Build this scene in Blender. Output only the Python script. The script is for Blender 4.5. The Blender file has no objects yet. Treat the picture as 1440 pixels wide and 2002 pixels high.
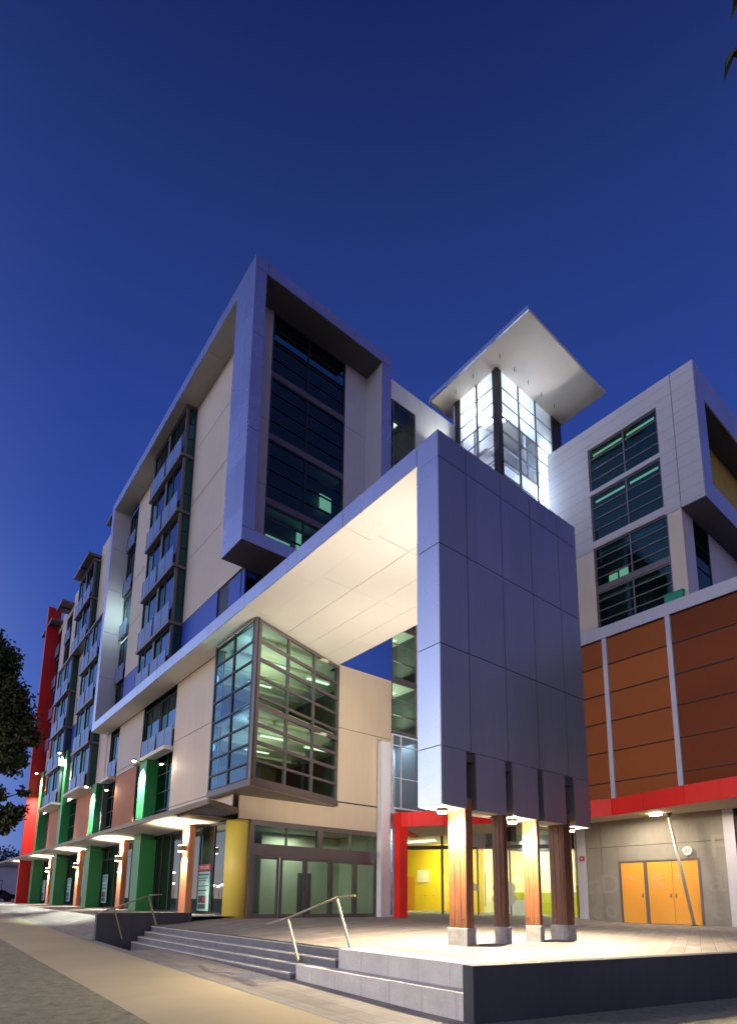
import bpy, math, random
from mathutils import Matrix, Vector
R = math.radians
random.seed(7)
S = bpy.context.scene
COL = S.collection

# ---------------------------------------------------------------- camera
cd = bpy.data.cameras.new("camera")
cam = bpy.data.objects.new("camera", cd)
COL.objects.link(cam)
yaw, pit, rol = R(141.22), R(9.968), R(0.66)
fw = Vector((math.cos(pit) * math.cos(yaw), math.cos(pit) * math.sin(yaw), math.sin(pit)))
r0 = Vector((math.sin(yaw), -math.cos(yaw), 0))
u0 = r0.cross(fw)
rr = r0 * math.cos(rol) + u0 * math.sin(rol)
uu = -r0 * math.sin(rol) + u0 * math.cos(rol)
m = Matrix.Identity(4)
for i in range(3):
    m[i][0], m[i][1], m[i][2] = rr[i], uu[i], -fw[i]
m[2][3] = 1.0
cam.matrix_world = m
cd.sensor_fit = 'HORIZONTAL'
cd.sensor_width = 36
cd.lens = 36 * 1134.0 / 1440.0
cd.shift_x = 0.0
cd.shift_y = (1560.2 - 1001.0) / 1440.0
cd.clip_start = 0.05
cd.clip_end = 2000
S.camera = cam

# ---------------------------------------------------------------- render / view
S.view_settings.view_transform = 'Standard'
S.view_settings.look = 'None'
S.view_settings.exposure = 0.0
S.view_settings.gamma = 1.0
S.render.engine = 'CYCLES'
S.cycles.max_bounces = 6
S.cycles.transparent_max_bounces = 12
S.cycles.sample_clamp_indirect = 4.0
S.cycles.use_light_tree = True
S.cycles.caustics_reflective = False
S.cycles.caustics_refractive = False

# ---------------------------------------------------------------- world: dusk sky
W = bpy.data.worlds.new("World")
S.world = W
W.use_nodes = True
wn, wl = W.node_tree.nodes, W.node_tree.links
wn.clear()
wo = wn.new('ShaderNodeOutputWorld'); bg = wn.new('ShaderNodeBackground')
tc = wn.new('ShaderNodeTexCoord'); sp = wn.new('ShaderNodeSeparateXYZ')
wl.new(tc.outputs['Generated'], sp.inputs[0])
def wramp(stops):
    n = wn.new('ShaderNodeValToRGB')
    n.color_ramp.interpolation = 'EASE' if False else 'LINEAR'
    e = n.color_ramp.elements
    while len(e) > 1: e.remove(e[-1])
    e[0].position = stops[0][0]; e[0].color = (*stops[0][1], 1)
    for p, c in stops[1:]:
        x = e.new(p); x.color = (*c, 1)
    wl.new(sp.outputs['Z'], n.inputs[0])
    return n
base = wramp([(0.0, (.10, .18, .50)), (.12, (.072, .150, .49)), (.3, (.043, .102, .44)), (.5, (.029, .072, .35)), (.68, (.021, .051, .265)),
              (.8, (.016, .038, .185)), (.9, (.009, .020, .115)), (1.0, (.006, .013, .08))])
glow = wramp([(0.0, (2.2, 1.7, 1.5)), (.07, (1.6, 1.6, 1.8)), (.18, (1.25, 1.5, 2.0)), (.33, (.78, .93, 1.5)), (.52, (.28, .34, .80)), (.7, (.11, .14, .45)),
              (.85, (.02, .03, .16)), (1.0, (.008, .012, .085))])
east = wramp([(0.0, (.30, .21, .25)), (.12, (.22, .17, .27)), (.3, (.13, .125, .29)), (.5, (.075, .09, .28)), (.7, (.05, .06, .24)), (.88, (.012, .02, .12)), (1.0, (.006, .012, .08))])
dot2 = wn.new('ShaderNodeVectorMath'); dot2.operation = 'DOT_PRODUCT'
wl.new(tc.outputs['Generated'], dot2.inputs[0]); dot2.inputs[1].default_value = (.98, .2, 0)
mr2 = wn.new('ShaderNodeMapRange'); mr2.interpolation_type = 'SMOOTHSTEP'
mr2.inputs['From Min'].default_value = -.12; mr2.inputs['From Max'].default_value = .55
wl.new(dot2.outputs['Value'], mr2.inputs['Value'])
mx2 = wn.new('ShaderNodeMixRGB')
wl.new(mr2.outputs[0], mx2.inputs[0]); wl.new(base.outputs[0], mx2.inputs[1]); wl.new(east.outputs[0], mx2.inputs[2])
dot = wn.new('ShaderNodeVectorMath'); dot.operation = 'DOT_PRODUCT'
wl.new(tc.outputs['Generated'], dot.inputs[0]); dot.inputs[1].default_value = (-.25, -.968, 0)
mr = wn.new('ShaderNodeMapRange'); mr.interpolation_type = 'SMOOTHSTEP'
mr.inputs['From Min'].default_value = .02; mr.inputs['From Max'].default_value = .95
wl.new(dot.outputs['Value'], mr.inputs['Value'])
mx = wn.new('ShaderNodeMixRGB')
wl.new(mr.outputs[0], mx.inputs[0]); wl.new(mx2.outputs[0], mx.inputs[1]); wl.new(glow.outputs[0], mx.inputs[2])
wl.new(mx.outputs[0], bg.inputs[0]); bg.inputs[1].default_value = 1.0
wl.new(bg.outputs[0], wo.inputs[0])

# ---------------------------------------------------------------- materials
MATS = {}
def newmat(name):
    mt = bpy.data.materials.new(name); mt.use_nodes = True
    nt = mt.node_tree; nt.nodes.clear()
    out = nt.nodes.new('ShaderNodeOutputMaterial')
    MATS[name] = mt
    return mt, nt, out
def N(nt, t, **kw):
    n = nt.nodes.new(t)
    for k, v in kw.items():
        if k in n.inputs: n.inputs[k].default_value = v
        else: setattr(n, k, v)
    return n
def surf(name, col, rough=.6, metal=0., var=.08, scale=1.5, bump=0., bscale=30, fine=.0, spec=.5, stretch=(1, 1, 1), streak=0.):
    """painted / concrete surface: large soft stains + fine grain, both as albedo variation"""
    mt, nt, out = newmat(name); L = nt.links
    p = N(nt, 'ShaderNodeBsdfPrincipled', Roughness=rough, Metallic=metal)
    p.inputs['Specular IOR Level'].default_value = spec
    t = N(nt, 'ShaderNodeTexCoord'); mp = N(nt, 'ShaderNodeMapping'); mp.inputs['Scale'].default_value = stretch
    L.new(t.outputs['Object'], mp.inputs[0])
    n1 = N(nt, 'ShaderNodeTexNoise', Scale=scale, Detail=5., Roughness=.6)
    n2 = N(nt, 'ShaderNodeTexNoise', Scale=bscale, Detail=4., Roughness=.7)
    L.new(mp.outputs[0], n1.inputs['Vector']); L.new(mp.outputs[0], n2.inputs['Vector'])
    r = N(nt, 'ShaderNodeMapRange'); r.inputs[1].default_value = .3; r.inputs[2].default_value = .7
    r.inputs[3].default_value = 1 - var; r.inputs[4].default_value = 1 + var
    L.new(n1.outputs[0], r.inputs[0])
    r2 = N(nt, 'ShaderNodeMapRange'); r2.inputs[1].default_value = .3; r2.inputs[2].default_value = .7
    r2.inputs[3].default_value = 1 - fine; r2.inputs[4].default_value = 1 + fine
    L.new(n2.outputs[0], r2.inputs[0])
    mu = N(nt, 'ShaderNodeMath', operation='MULTIPLY'); L.new(r.outputs[0], mu.inputs[0]); L.new(r2.outputs[0], mu.inputs[1])
    v = N(nt, 'ShaderNodeVectorMath', operation='SCALE'); v.inputs[0].default_value = col
    L.new(mu.outputs[0], v.inputs['Scale'])
    if streak:
        m3 = N(nt, 'ShaderNodeMapping'); m3.inputs['Scale'].default_value = (6, 6, .25)
        L.new(t.outputs['Object'], m3.inputs[0])
        n3 = N(nt, 'ShaderNodeTexNoise', Scale=1.2, Detail=4.); L.new(m3.outputs[0], n3.inputs['Vector'])
        r3 = N(nt, 'ShaderNodeMapRange'); r3.inputs[1].default_value = .45; r3.inputs[2].default_value = .8
        r3.inputs[3].default_value = 1; r3.inputs[4].default_value = 1 - streak
        L.new(n3.outputs[0], r3.inputs[0])
        v2 = N(nt, 'ShaderNodeVectorMath', operation='SCALE'); L.new(v.outputs[0], v2.inputs[0]); L.new(r3.outputs[0], v2.inputs['Scale'])
        v = v2
    if metal > .6:
        sn = N(nt, 'ShaderNodeVectorMath', operation='SNAP'); sn.inputs[1].default_value = (3.2, 1.31, 2.45)
        ad = N(nt, 'ShaderNodeVectorMath', operation='ADD'); ad.inputs[1].default_value = (.35, -.13, .41); L.new(t.outputs['Object'], ad.inputs[0]); L.new(ad.outputs[0], sn.inputs[0])
        wn_ = N(nt, 'ShaderNodeTexWhiteNoise'); L.new(sn.outputs[0], wn_.inputs['Vector'])
        rw = N(nt, 'ShaderNodeMapRange'); rw.inputs[3].default_value = .93; rw.inputs[4].default_value = 1.06; L.new(wn_.outputs['Value'], rw.inputs[0])
        v4 = N(nt, 'ShaderNodeVectorMath', operation='SCALE'); L.new(v.outputs[0], v4.inputs[0]); L.new(rw.outputs[0], v4.inputs['Scale']); v = v4
    L.new(v.outputs[0], p.inputs['Base Color'])
    rv = N(nt, 'ShaderNodeMapRange'); rv.inputs[3].default_value = max(0.02, rough - .06); rv.inputs[4].default_value = min(1, rough + .06)
    L.new(n1.outputs[0], rv.inputs[0]); L.new(rv.outputs[0], p.inputs['Roughness'])
    if bump:
        b = N(nt, 'ShaderNodeBump', Strength=bump, Distance=.01); L.new(n2.outputs[0], b.inputs['Height']); L.new(b.outputs[0], p.inputs['Normal'])
    if metal > .6 and not bump:
        nw = N(nt, 'ShaderNodeTexNoise', Scale=.9, Detail=2.); L.new(t.outputs['Object'], nw.inputs['Vector'])
        bw = N(nt, 'ShaderNodeBump', Strength=.10, Distance=.012); L.new(nw.outputs[0], bw.inputs['Height']); L.new(bw.outputs[0], p.inputs['Normal'])
    L.new(p.outputs[0], out.inputs[0])
    return mt
def emit(name, col, s):
    mt, nt, out = newmat(name)
    e = N(nt, 'ShaderNodeEmission'); e.inputs[0].default_value = (*col, 1); e.inputs[1].default_value = s
    nt.links.new(e.outputs[0], out.inputs[0]); return mt
def glass(name, tint, through, refl=(.9, .95, 1), ior=1.5, rough=.0, wav=.0, body=None, bodyf=.0):
    """window glass: fresnel mix of a mirror-like reflection and a tinted see-through"""
    mt, nt, out = newmat(name); L = nt.links
    tr = N(nt, 'ShaderNodeBsdfTransparent'); tr.inputs[0].default_value = (*[c * through for c in tint], 1)
    gl = N(nt, 'ShaderNodeBsdfGlossy'); gl.inputs['Color'].default_value = (*refl, 1); gl.inputs['Roughness'].default_value = rough
    fr = N(nt, 'ShaderNodeFresnel', IOR=ior)
    mxs = N(nt, 'ShaderNodeMixShader'); L.new(fr.outputs[0], mxs.inputs[0])
    L.new(tr.outputs[0], mxs.inputs[1]); L.new(gl.outputs[0], mxs.inputs[2])
    if wav:
        t = N(nt, 'ShaderNodeTexCoord'); n = N(nt, 'ShaderNodeTexNoise', Scale=.7, Detail=1.)
        L.new(t.outputs['Object'], n.inputs['Vector'])
        b = N(nt, 'ShaderNodeBump', Strength=wav, Distance=.02); L.new(n.outputs[0], b.inputs['Height'])
        L.new(b.outputs[0], gl.inputs['Normal'])
    last = mxs
    if body:
        df = N(nt, 'ShaderNodeBsdfDiffuse'); df.inputs[0].default_value = (*body, 1)
        m2 = N(nt, 'ShaderNodeMixShader'); m2.inputs[0].default_value = bodyf
        L.new(mxs.outputs[0], m2.inputs[1]); L.new(df.outputs[0], m2.inputs[2]); last = m2
    L.new(last.outputs[0], out.inputs[0]); return mt

surf('cream', (.66, .56, .47), .65, var=.05, scale=.35, fine=.02, bscale=25, streak=.06, bump=.1)
surf('cream_warm', (.68, .56, .43), .65, var=.05, scale=.35, fine=.02, bscale=25, streak=.05, bump=.1)
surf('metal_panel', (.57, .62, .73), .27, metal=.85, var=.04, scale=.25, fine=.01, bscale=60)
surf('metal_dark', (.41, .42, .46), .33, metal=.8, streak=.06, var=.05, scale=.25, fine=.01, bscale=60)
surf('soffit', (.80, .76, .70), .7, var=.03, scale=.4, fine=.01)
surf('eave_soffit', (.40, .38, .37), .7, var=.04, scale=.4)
surf('light_wall', (.62, .60, .66), .55, var=.05, scale=.4, streak=.05)
surf('joint', (.045, .045, .05), .8)
surf('blue_panel', (.03, .085, .48), .45, var=.06, scale=.5)
surf('terracotta', (.50, .205, .105), .75, var=.10, scale=2., fine=.10, bscale=45, bump=.3)
surf('green', (.022, .20, .058), .42, var=.06, scale=.8, streak=.08)
surf('red', (.90, .016, .010), .5, var=.05, scale=.5, streak=.08)
surf('red_deep', (.60, .010, .008), .5, var=.05, scale=.5, streak=.08)
surf('yellow', (.95, .74, .13), .4, var=.04, scale=.6, streak=.05)
surf('frame_brown', (.17, .145, .15), .4, metal=.4, var=.05)
surf('mullion_grey', (.20, .20, .22), .45)
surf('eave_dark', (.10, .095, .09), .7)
surf('frame_dark', (.035, .036, .045), .4, metal=.3, var=.05)
surf('frame_white', (.85, .85, .95), .4, var=.03)
surf('rail_steel', (.33, .29, .20), .5, metal=.35, var=.1, fine=.1, bscale=60)
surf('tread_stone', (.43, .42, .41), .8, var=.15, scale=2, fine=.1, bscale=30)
surf('prop_steel', (.52, .50, .46), .4, metal=.5, var=.08)
surf('steel', (.27, .235, .18), .55, metal=.7, var=.05, fine=.05, bscale=80)
surf('concrete', (.30, .275, .235), .8, var=.12, scale=.8, fine=.06, bscale=20, bump=.25, streak=.10)
surf('concrete_pale', (.345, .315, .27), .8, var=.06, scale=.8, fine=.06, bscale=20)
surf('concrete_base', (.42, .41, .39), .8, var=.22, scale=5, fine=.10, bscale=25, bump=.4)
surf('block_stone', (.60, .58, .56), .8, var=.12, scale=1.6, fine=.10, bscale=30, bump=.35, streak=.1)
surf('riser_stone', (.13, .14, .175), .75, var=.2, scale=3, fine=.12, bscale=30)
surf('dark_wall', (.046, .052, .072), .7, streak=.22, bump=.15, var=.14, scale=1., fine=.05)
surf('door_orange', (.92, .40, .045), .45, var=.03, scale=.7)
surf('interior', (.55, .60, .50), .8, var=.03)
surf('room_mid', (.075, .08, .055), .8, var=.05)
surf('interior_dark', (.10, .11, .11), .8, var=.1)
surf('ceiling', (.62, .68, .58), .8, var=.03)
surf('yellow_wall', (.92, .60, .02), .6, var=.03)
surf('pale_yellow', (.92, .80, .48), .6, var=.03)
surf('olive_wall', (.42, .40, .015), .6, var=.03)
surf('orange_wall', (.85, .35, .02), .6, var=.03)
surf('floor_in', (.30, .28, .25), .35, var=.08)
surf('white_paint', (.75, .75, .75), .5, var=.02)
surf('poster_teal', (.30, .55, .53), .6, var=.04)
surf('poster_red', (.42, .06, .08), .6)
surf('poster_dark', (.05, .07, .07), .6)
surf('signred', (.5, .02, .02), .5)
surf('bark', (.06, .045, .03), .9, var=.25, scale=8, fine=.2)
surf('car_paint', (.02, .022, .03), .25, var=.02)
surf('rubber', (.01, .01, .01), .8)
surf('green_box', (.01, .30, .16), .5)
surf('column_black', (.028, .026, .034), .45, metal=.2)
surf('roof_panel', (.76, .66, .58), .55, var=.05, scale=.7)
surf('copper', (.80, .26, .07), .6, var=.1)
surf('ochre', (.55, .38, .06), .6)
surf('graphic', (.335, .31, .27), .8, var=.05)
surf('door_text', (.78, .47, .17), .6)
emit('lamp_warm', (1, .80, .50), 40)
emit('lamp_cool', (.88, .97, 1), 22)
emit('tube', (.80, .93, 1), 9)
emit('panel_light', (.80, 1, .80), 1.6)
emit('interior_glow', (.62, 1, .82), .9)  # self-glow for curtains, blinds and cards that are no lamps
emit('lit_room', (.78, 1, .90), 1.6)
emit('lobby_strip', (1, .88, .62), 6)
emit('street_head', (1, .86, .62), 60)
glass('glass_dark', (.35, .62, .55), .6, refl=(.34, .72, .70), ior=1.75, wav=.15)
glass('glass_blue', (.35, .60, .80), .35, refl=(.50, .74, 1), ior=3.2, wav=.1)
glass('glass_green', (.25, .6, .45), .45, refl=(.35, .75, .7), ior=1.8, body=(.03, .13, .11), bodyf=.5)
mt_, nt_0, out_ = newmat('glass_frost')
a_ = N(nt_0, 'ShaderNodeBsdfTransparent'); a_.inputs[0].default_value = (.8, .92, 1, 1); b_ = N(nt_0, 'ShaderNodeBsdfTranslucent'); b_.inputs[0].default_value = (.86, .94, 1, 1)
c_ = N(nt_0, 'ShaderNodeMixShader'); c_.inputs[0].default_value = .72; nt_0.links.new(a_.outputs[0], c_.inputs[1]); nt_0.links.new(b_.outputs[0], c_.inputs[2]); nt_0.links.new(c_.outputs[0], out_.inputs[0])
glass('glass_lift', (.85, .95, 1), .95, refl=(.7, .85, 1), ior=1.5, body=(.60, .70, .85), bodyf=.28)
glass('glass_clear', (.80, .95, .88), .92, refl=(.8, .9, 1), ior=1.5)
glass('glass_bay', (.80, .90, .76), .9, refl=(.55, .75, .95), ior=1.6, wav=.1)
glass('glass_link', (.60, .78, .92), .7, refl=(.6, .75, .9), ior=1.7, body=(.30, .38, .50), bodyf=.45)
glass('glass_bay_left', (.50, .78, .95), .8, refl=(.45, .68, .95), ior=2.0, wav=.1)
glass('glass_shop', (.45, .62, .58), .6, refl=(.85, .9, .95), ior=1.7, wav=.12)
glass('balcony_glass', (.55, .75, .95), .55, refl=(.75, .88, 1), ior=1.7, rough=.12, body=(.34, .50, .90), bodyf=.42)
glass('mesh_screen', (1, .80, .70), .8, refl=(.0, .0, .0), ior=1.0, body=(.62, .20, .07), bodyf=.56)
glass('mesh_screen_dark_refl', (1, .8, .7), .7, refl=(0, 0, 0), ior=1.0, body=(.38, .115, .05), bodyf=.54)  # same mesh again, with a dark reflection put into its colour

mt_, nt_0, out_ = newmat('glass_film')
a_ = N(nt_0, 'ShaderNodeBsdfDiffuse'); a_.inputs[0].default_value = (.8, .8, .78, 1); b_ = N(nt_0, 'ShaderNodeBsdfTransparent'); b_.inputs[0].default_value = (1, 1, 1, 1)
c_ = N(nt_0, 'ShaderNodeMixShader'); c_.inputs[0].default_value = .5; nt_0.links.new(a_.outputs[0], c_.inputs[1]); nt_0.links.new(b_.outputs[0], c_.inputs[2]); nt_0.links.new(c_.outputs[0], out_.inputs[0])
def wood(nm, k):
    mt, nt, out = newmat(nm); L = nt.links
    p = N(nt, 'ShaderNodeBsdfPrincipled', Roughness=.5)
    t = N(nt, 'ShaderNodeTexCoord'); mp = N(nt, 'ShaderNodeMapping'); mp.inputs['Scale'].default_value = (9, 9, .35)
    L.new(t.outputs['Object'], mp.inputs[0])
    n = N(nt, 'ShaderNodeTexNoise', Scale=2., Detail=7., Roughness=.65, Distortion=.6); L.new(mp.outputs[0], n.inputs['Vector'])
    cr = N(nt, 'ShaderNodeValToRGB'); e = cr.color_ramp.elements
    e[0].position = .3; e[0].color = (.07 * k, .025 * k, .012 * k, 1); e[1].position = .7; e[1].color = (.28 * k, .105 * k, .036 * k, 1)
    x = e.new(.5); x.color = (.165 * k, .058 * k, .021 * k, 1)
    L.new(n.outputs[0], cr.inputs[0]); L.new(cr.outputs[0], p.inputs['Base Color'])
    b = N(nt, 'ShaderNodeBump', Strength=.3, Distance=.01); L.new(n.outputs[0], b.inputs['Height']); L.new(b.outputs[0], p.inputs['Normal'])
    L.new(p.outputs[0], out.inputs[0])
wood('timber', 1.25); wood('timber_shaded', .55)  # one wood in two copies; the legs' lamp shade is put into the darker colour

def paving(name, c1, c2, c3, bw, bh, rot=0., mortar=.008, dark=.5):
    mt, nt, out = newmat(name); L = nt.links
    p = N(nt, 'ShaderNodeBsdfPrincipled', Roughness=.75)
    t = N(nt, 'ShaderNodeTexCoord'); mp = N(nt, 'ShaderNodeMapping'); mp.inputs['Rotation'].default_value = (0, 0, rot)
    L.new(t.outputs['Object'], mp.inputs[0])
    b = N(nt, 'ShaderNodeTexBrick'); b.inputs['Scale'].default_value = 1.
    b.inputs['Brick Width'].default_value = bw; b.inputs['Row Height'].default_value = bh
    b.inputs['Mortar Size'].default_value = mortar; b.inputs['Mortar Smooth'].default_value = .3
    b.inputs['Color1'].default_value = (*c1, 1); b.inputs['Color2'].default_value = (*c2, 1)
    b.inputs['Mortar'].default_value = (*[v * dark for v in c1], 1)
    L.new(mp.outputs[0], b.inputs['Vector'])
    # a third stone colour in scattered blocks
    b2 = N(nt, 'ShaderNodeTexBrick'); b2.inputs['Scale'].default_value = 1.; b2.offset_frequency = 3
    b2.inputs['Brick Width'].default_value = bw * 3; b2.inputs['Row Height'].default_value = bh
    b2.inputs['Mortar Size'].default_value = 0
    b2.inputs['Color1'].default_value = (0, 0, 0, 1); b2.inputs['Color2'].default_value = (1, 1, 1, 1); b2.inputs['Bias'].default_value = -.3
    L.new(mp.outputs[0], b2.inputs['Vector'])
    m1 = N(nt, 'ShaderNodeMixRGB'); m1.inputs[2].default_value = (*c3, 1)
    r0_ = N(nt, 'ShaderNodeMath', operation='MULTIPLY'); r0_.inputs[1].default_value = .75
    L.new(b2.outputs['Color'], r0_.inputs[0]); L.new(r0_.outputs[0], m1.inputs[0]); L.new(b.outputs['Color'], m1.inputs[1])
    n = N(nt, 'ShaderNodeTexNoise', Scale=2.2, Detail=8., Roughness=.7); L.new(t.outputs['Object'], n.inputs['Vector'])
    r = N(nt, 'ShaderNodeMapRange'); r.inputs[1].default_value = .3; r.inputs[2].default_value = .7; r.inputs[3].default_value = .78; r.inputs[4].default_value = 1.18
    L.new(n.outputs[0], r.inputs[0])
    v = N(nt, 'ShaderNodeVectorMath', operation='SCALE'); L.new(m1.outputs[0], v.inputs[0]); L.new(r.outputs[0], v.inputs['Scale'])
    L.new(v.outputs[0], p.inputs['Base Color'])
    bb = N(nt, 'ShaderNodeBump', Strength=.35, Distance=.006); L.new(b.outputs['Fac'], bb.inputs['Height']); bb.invert = True
    L.new(bb.outputs[0], p.inputs['Normal'])
    L.new(p.outputs[0], out.inputs[0])
paving('plaza_pavers', (.20, .175, .165), (.26, .23, .215), (.33, .30, .275), .9, .3, rot=R(68))
paving('strip_pavers', (.22, .205, .20), (.29, .265, .25), (.36, .34, .31), .8, .4)
paving('step_stone', (.25, .255, .275), (.31, .31, .325), (.36, .355, .36), 1.1, 3.0)
surf('path_concrete', (.49, .425, .285), .85, var=.08, scale=.5, fine=.06, bscale=60, bump=.15)
def asphalt():
    mt, nt, out = newmat('asphalt'); L = nt.links
    p = N(nt, 'ShaderNodeBsdfPrincipled', Roughness=.9)
    t = N(nt, 'ShaderNodeTexCoord')
    n = N(nt, 'ShaderNodeTexNoise', Scale=5., Detail=10., Roughness=.75); L.new(t.outputs['Object'], n.inputs['Vector'])
    n2 = N(nt, 'ShaderNodeTexNoise', Scale=60., Detail=4., Roughness=.8); L.new(t.outputs['Object'], n2.inputs['Vector'])
    a = N(nt, 'ShaderNodeMath', operation='ADD'); L.new(n.outputs[0], a.inputs[0]); L.new(n2.outputs[0], a.inputs[1])
    cr = N(nt, 'ShaderNodeValToRGB'); e = cr.color_ramp.elements
    e[0].position = .36; e[0].color = (.05, .055, .03, 1); e[1].position = .64; e[1].color = (.42, .40, .29, 1)
    x = e.new(.45); x.color = (.25, .245, .175, 1)
    h = N(nt, 'ShaderNodeMath', operation='MULTIPLY'); h.inputs[1].default_value = .5; L.new(a.outputs[0], h.inputs[0]); L.new(h.outputs[0], cr.inputs[0])
    L.new(cr.outputs[0], p.inputs['Base Color'])
    b = N(nt, 'ShaderNodeBump', Strength=.8, Distance=.02); L.new(a.outputs[0], b.inputs['Height']); L.new(b.outputs[0], p.inputs['Normal'])
    L.new(p.outputs[0], out.inputs[0])
asphalt()
def leafmat(name, a, b_):
    mt, nt, out = newmat(name); L = nt.links
    p = N(nt, 'ShaderNodeBsdfPrincipled', Roughness=.6)
    oi = N(nt, 'ShaderNodeTexCoord'); n = N(nt, 'ShaderNodeTexNoise', Scale=.9, Detail=3.); L.new(oi.outputs['Object'], n.inputs['Vector'])
    cr = N(nt, 'ShaderNodeValToRGB'); cr.color_ramp.elements[0].position = .35; cr.color_ramp.elements[0].color = (*a, 1)
    cr.color_ramp.elements[1].position = .65; cr.color_ramp.elements[1].color = (*b_, 1)
    L.new(n.outputs[0], cr.inputs[0]); L.new(cr.outputs[0], p.inputs['Base Color']); L.new(p.outputs[0], out.inputs[0])
leafmat('leaves', (.016, .026, .010), (.045, .06, .022))
leafmat('palm_leaf', (.03, .05, .02), (.06, .09, .03))
def tiled():
    """pale rendered cladding with close horizontal joints"""
    mt, nt, out = newmat('tiled_wall'); L = nt.links
    p = N(nt, 'ShaderNodeBsdfPrincipled', Roughness=.55)
    t = N(nt, 'ShaderNodeTexCoord'); s = N(nt, 'ShaderNodeSeparateXYZ'); L.new(t.outputs['Object'], s.inputs[0])
    f = N(nt, 'ShaderNodeMath', operation='MODULO'); f.inputs[1].default_value = .66; L.new(s.outputs['Z'], f.inputs[0])
    g = N(nt, 'ShaderNodeMath', operation='LESS_THAN'); g.inputs[1].default_value = .03; L.new(f.outputs[0], g.inputs[0])
    n = N(nt, 'ShaderNodeTexNoise', Scale=.5, Detail=5.); L.new(t.outputs['Object'], n.inputs['Vector'])
    r = N(nt, 'ShaderNodeMapRange'); r.inputs[3].default_value = .88; r.inputs[4].default_value = 1.1; L.new(n.outputs[0], r.inputs[0])
    c = N(nt, 'ShaderNodeMixRGB'); c.inputs[1].default_value = (.52, .49, .54, 1); c.inputs[2].default_value = (.34, .32, .35, 1)
    L.new(g.outputs[0], c.inputs[0])
    v = N(nt, 'ShaderNodeVectorMath', operation='SCALE'); L.new(c.outputs[0], v.inputs[0]); L.new(r.outputs[0], v.inputs['Scale'])
    L.new(v.outputs[0], p.inputs['Base Color']); L.new(p.outputs[0], out.inputs[0])
tiled()

# ---------------------------------------------------------------- mesh helpers
class MB:
    def __init__(s): s.v = []; s.f = []; s.sm = []
    def box(s, x0, x1, y0, y1, z0, z1):
        if x0 > x1: x0, x1 = x1, x0
        if y0 > y1: y0, y1 = y1, y0
        if z0 > z1: z0, z1 = z1, z0
        b = len(s.v)
        s.v += [(x0, y0, z0), (x1, y0, z0), (x1, y1, z0), (x0, y1, z0), (x0, y0, z1), (x1, y0, z1), (x1, y1, z1), (x0, y1, z1)]
        for q in ((0, 3, 2, 1), (4, 5, 6, 7), (0, 1, 5, 4), (1, 2, 6, 5), (2, 3, 7, 6), (3, 0, 4, 7)):
            s.f.append(tuple(b + i for i in q)); s.sm.append(False)
        return s
    def quad(s, *p):
        b = len(s.v); s.v += [tuple(q) for q in p]; s.f.append(tuple(range(b, b + len(p)))); s.sm.append(False); return s
    def prism(s, pts, z0, z1):
        """vertical prism over a plan polygon (counter-clockwise); z0/z1 may be lists"""
        n = len(pts); b = len(s.v)
        za = z0 if isinstance(z0, (list, tuple)) else [z0] * n
        zb = z1 if isinstance(z1, (list, tuple)) else [z1] * n
        s.v += [(p[0], p[1], a) for p, a in zip(pts, za)] + [(p[0], p[1], a) for p, a in zip(pts, zb)]
        s.f.append(tuple(b + i for i in reversed(range(n)))); s.f.append(tuple(b + n + i for i in range(n))); s.sm += [False] * 2
        for i in range(n):
            j = (i + 1) % n
            s.f.append((b + i, b + j, b + n + j, b + n + i)); s.sm.append(False)
        return s
    def obox(s, p, q, w, h0, h1, off=0):
        """upright slab along plan segment p->q, thickness w (to the left of p->q, shifted by off)"""
        p = Vector(p[:2]); q = Vector(q[:2]); d = (q - p).normalized(); n = Vector((-d.y, d.x))
        a = p + n * off; c = q + n * off; b_ = c + n * w; e = a + n * w
        return s.prism([a, c, b_, e] if w > 0 else [e, b_, c, a], h0, h1)
    def tube(s, p, q, r0, r1=None, n=12, caps=True):
        r1 = r0 if r1 is None else r1
        p = Vector(p); q = Vector(q); d = (q - p).normalized()
        a = d.orthogonal().normalized(); c = d.cross(a); b = len(s.v)
        for (o, r) in ((p, r0), (q, r1)):
            for i in range(n):
                t = 2 * math.pi * i / n
                s.v.append(tuple(o + a * r * math.cos(t) + c * r * math.sin(t)))
        for i in range(n):
            j = (i + 1) % n
            s.f.append((b + i, b + j, b + n + j, b + n + i)); s.sm.append(True)
        if caps:
            s.f.append(tuple(b + i for i in reversed(range(n)))); s.f.append(tuple(b + n + i for i in range(n))); s.sm += [False] * 2
        return s
    def bar(s, p, q, w, h):
        p = Vector(p); q = Vector(q); d = (q - p).normalized()
        up = Vector((0, 0, 1)) if abs(d.z) < .95 else Vector((1, 0, 0))
        a = d.cross(up).normalized() * w / 2; c = a.cross(d).normalized() * h / 2; b = len(s.v)
        for o in (p, q):
            s.v += [tuple(o - a - c), tuple(o + a - c), tuple(o + a + c), tuple(o - a + c)]
        for qd in ((0, 3, 2, 1), (4, 5, 6, 7), (0, 1, 5, 4), (1, 2, 6, 5), (2, 3, 7, 6), (3, 0, 4, 7)):
            s.f.append(tuple(b + i for i in qd)); s.sm.append(False)
        return s
    def build(s, name, mat, parent=None, bevel=0.):
        me = bpy.data.meshes.new(name); me.from_pydata(s.v, [], s.f); me.materials.append(MATS[mat])
        me.polygons.foreach_set('use_smooth', s.sm)
        me.update()
        o = bpy.data.objects.new(name, me); COL.objects.link(o)
        if parent: attach(o, parent)
        if bevel:
            bm = o.modifiers.new('bevel', 'BEVEL'); bm.width = bevel; bm.segments = 2; bm.limit_method = 'ANGLE'
        return o
def wmat(o):
    mt = Matrix.Translation(o.location) @ o.rotation_euler.to_matrix().to_4x4()
    return (wmat(o.parent) @ o.matrix_parent_inverse @ mt) if o.parent else mt
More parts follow.
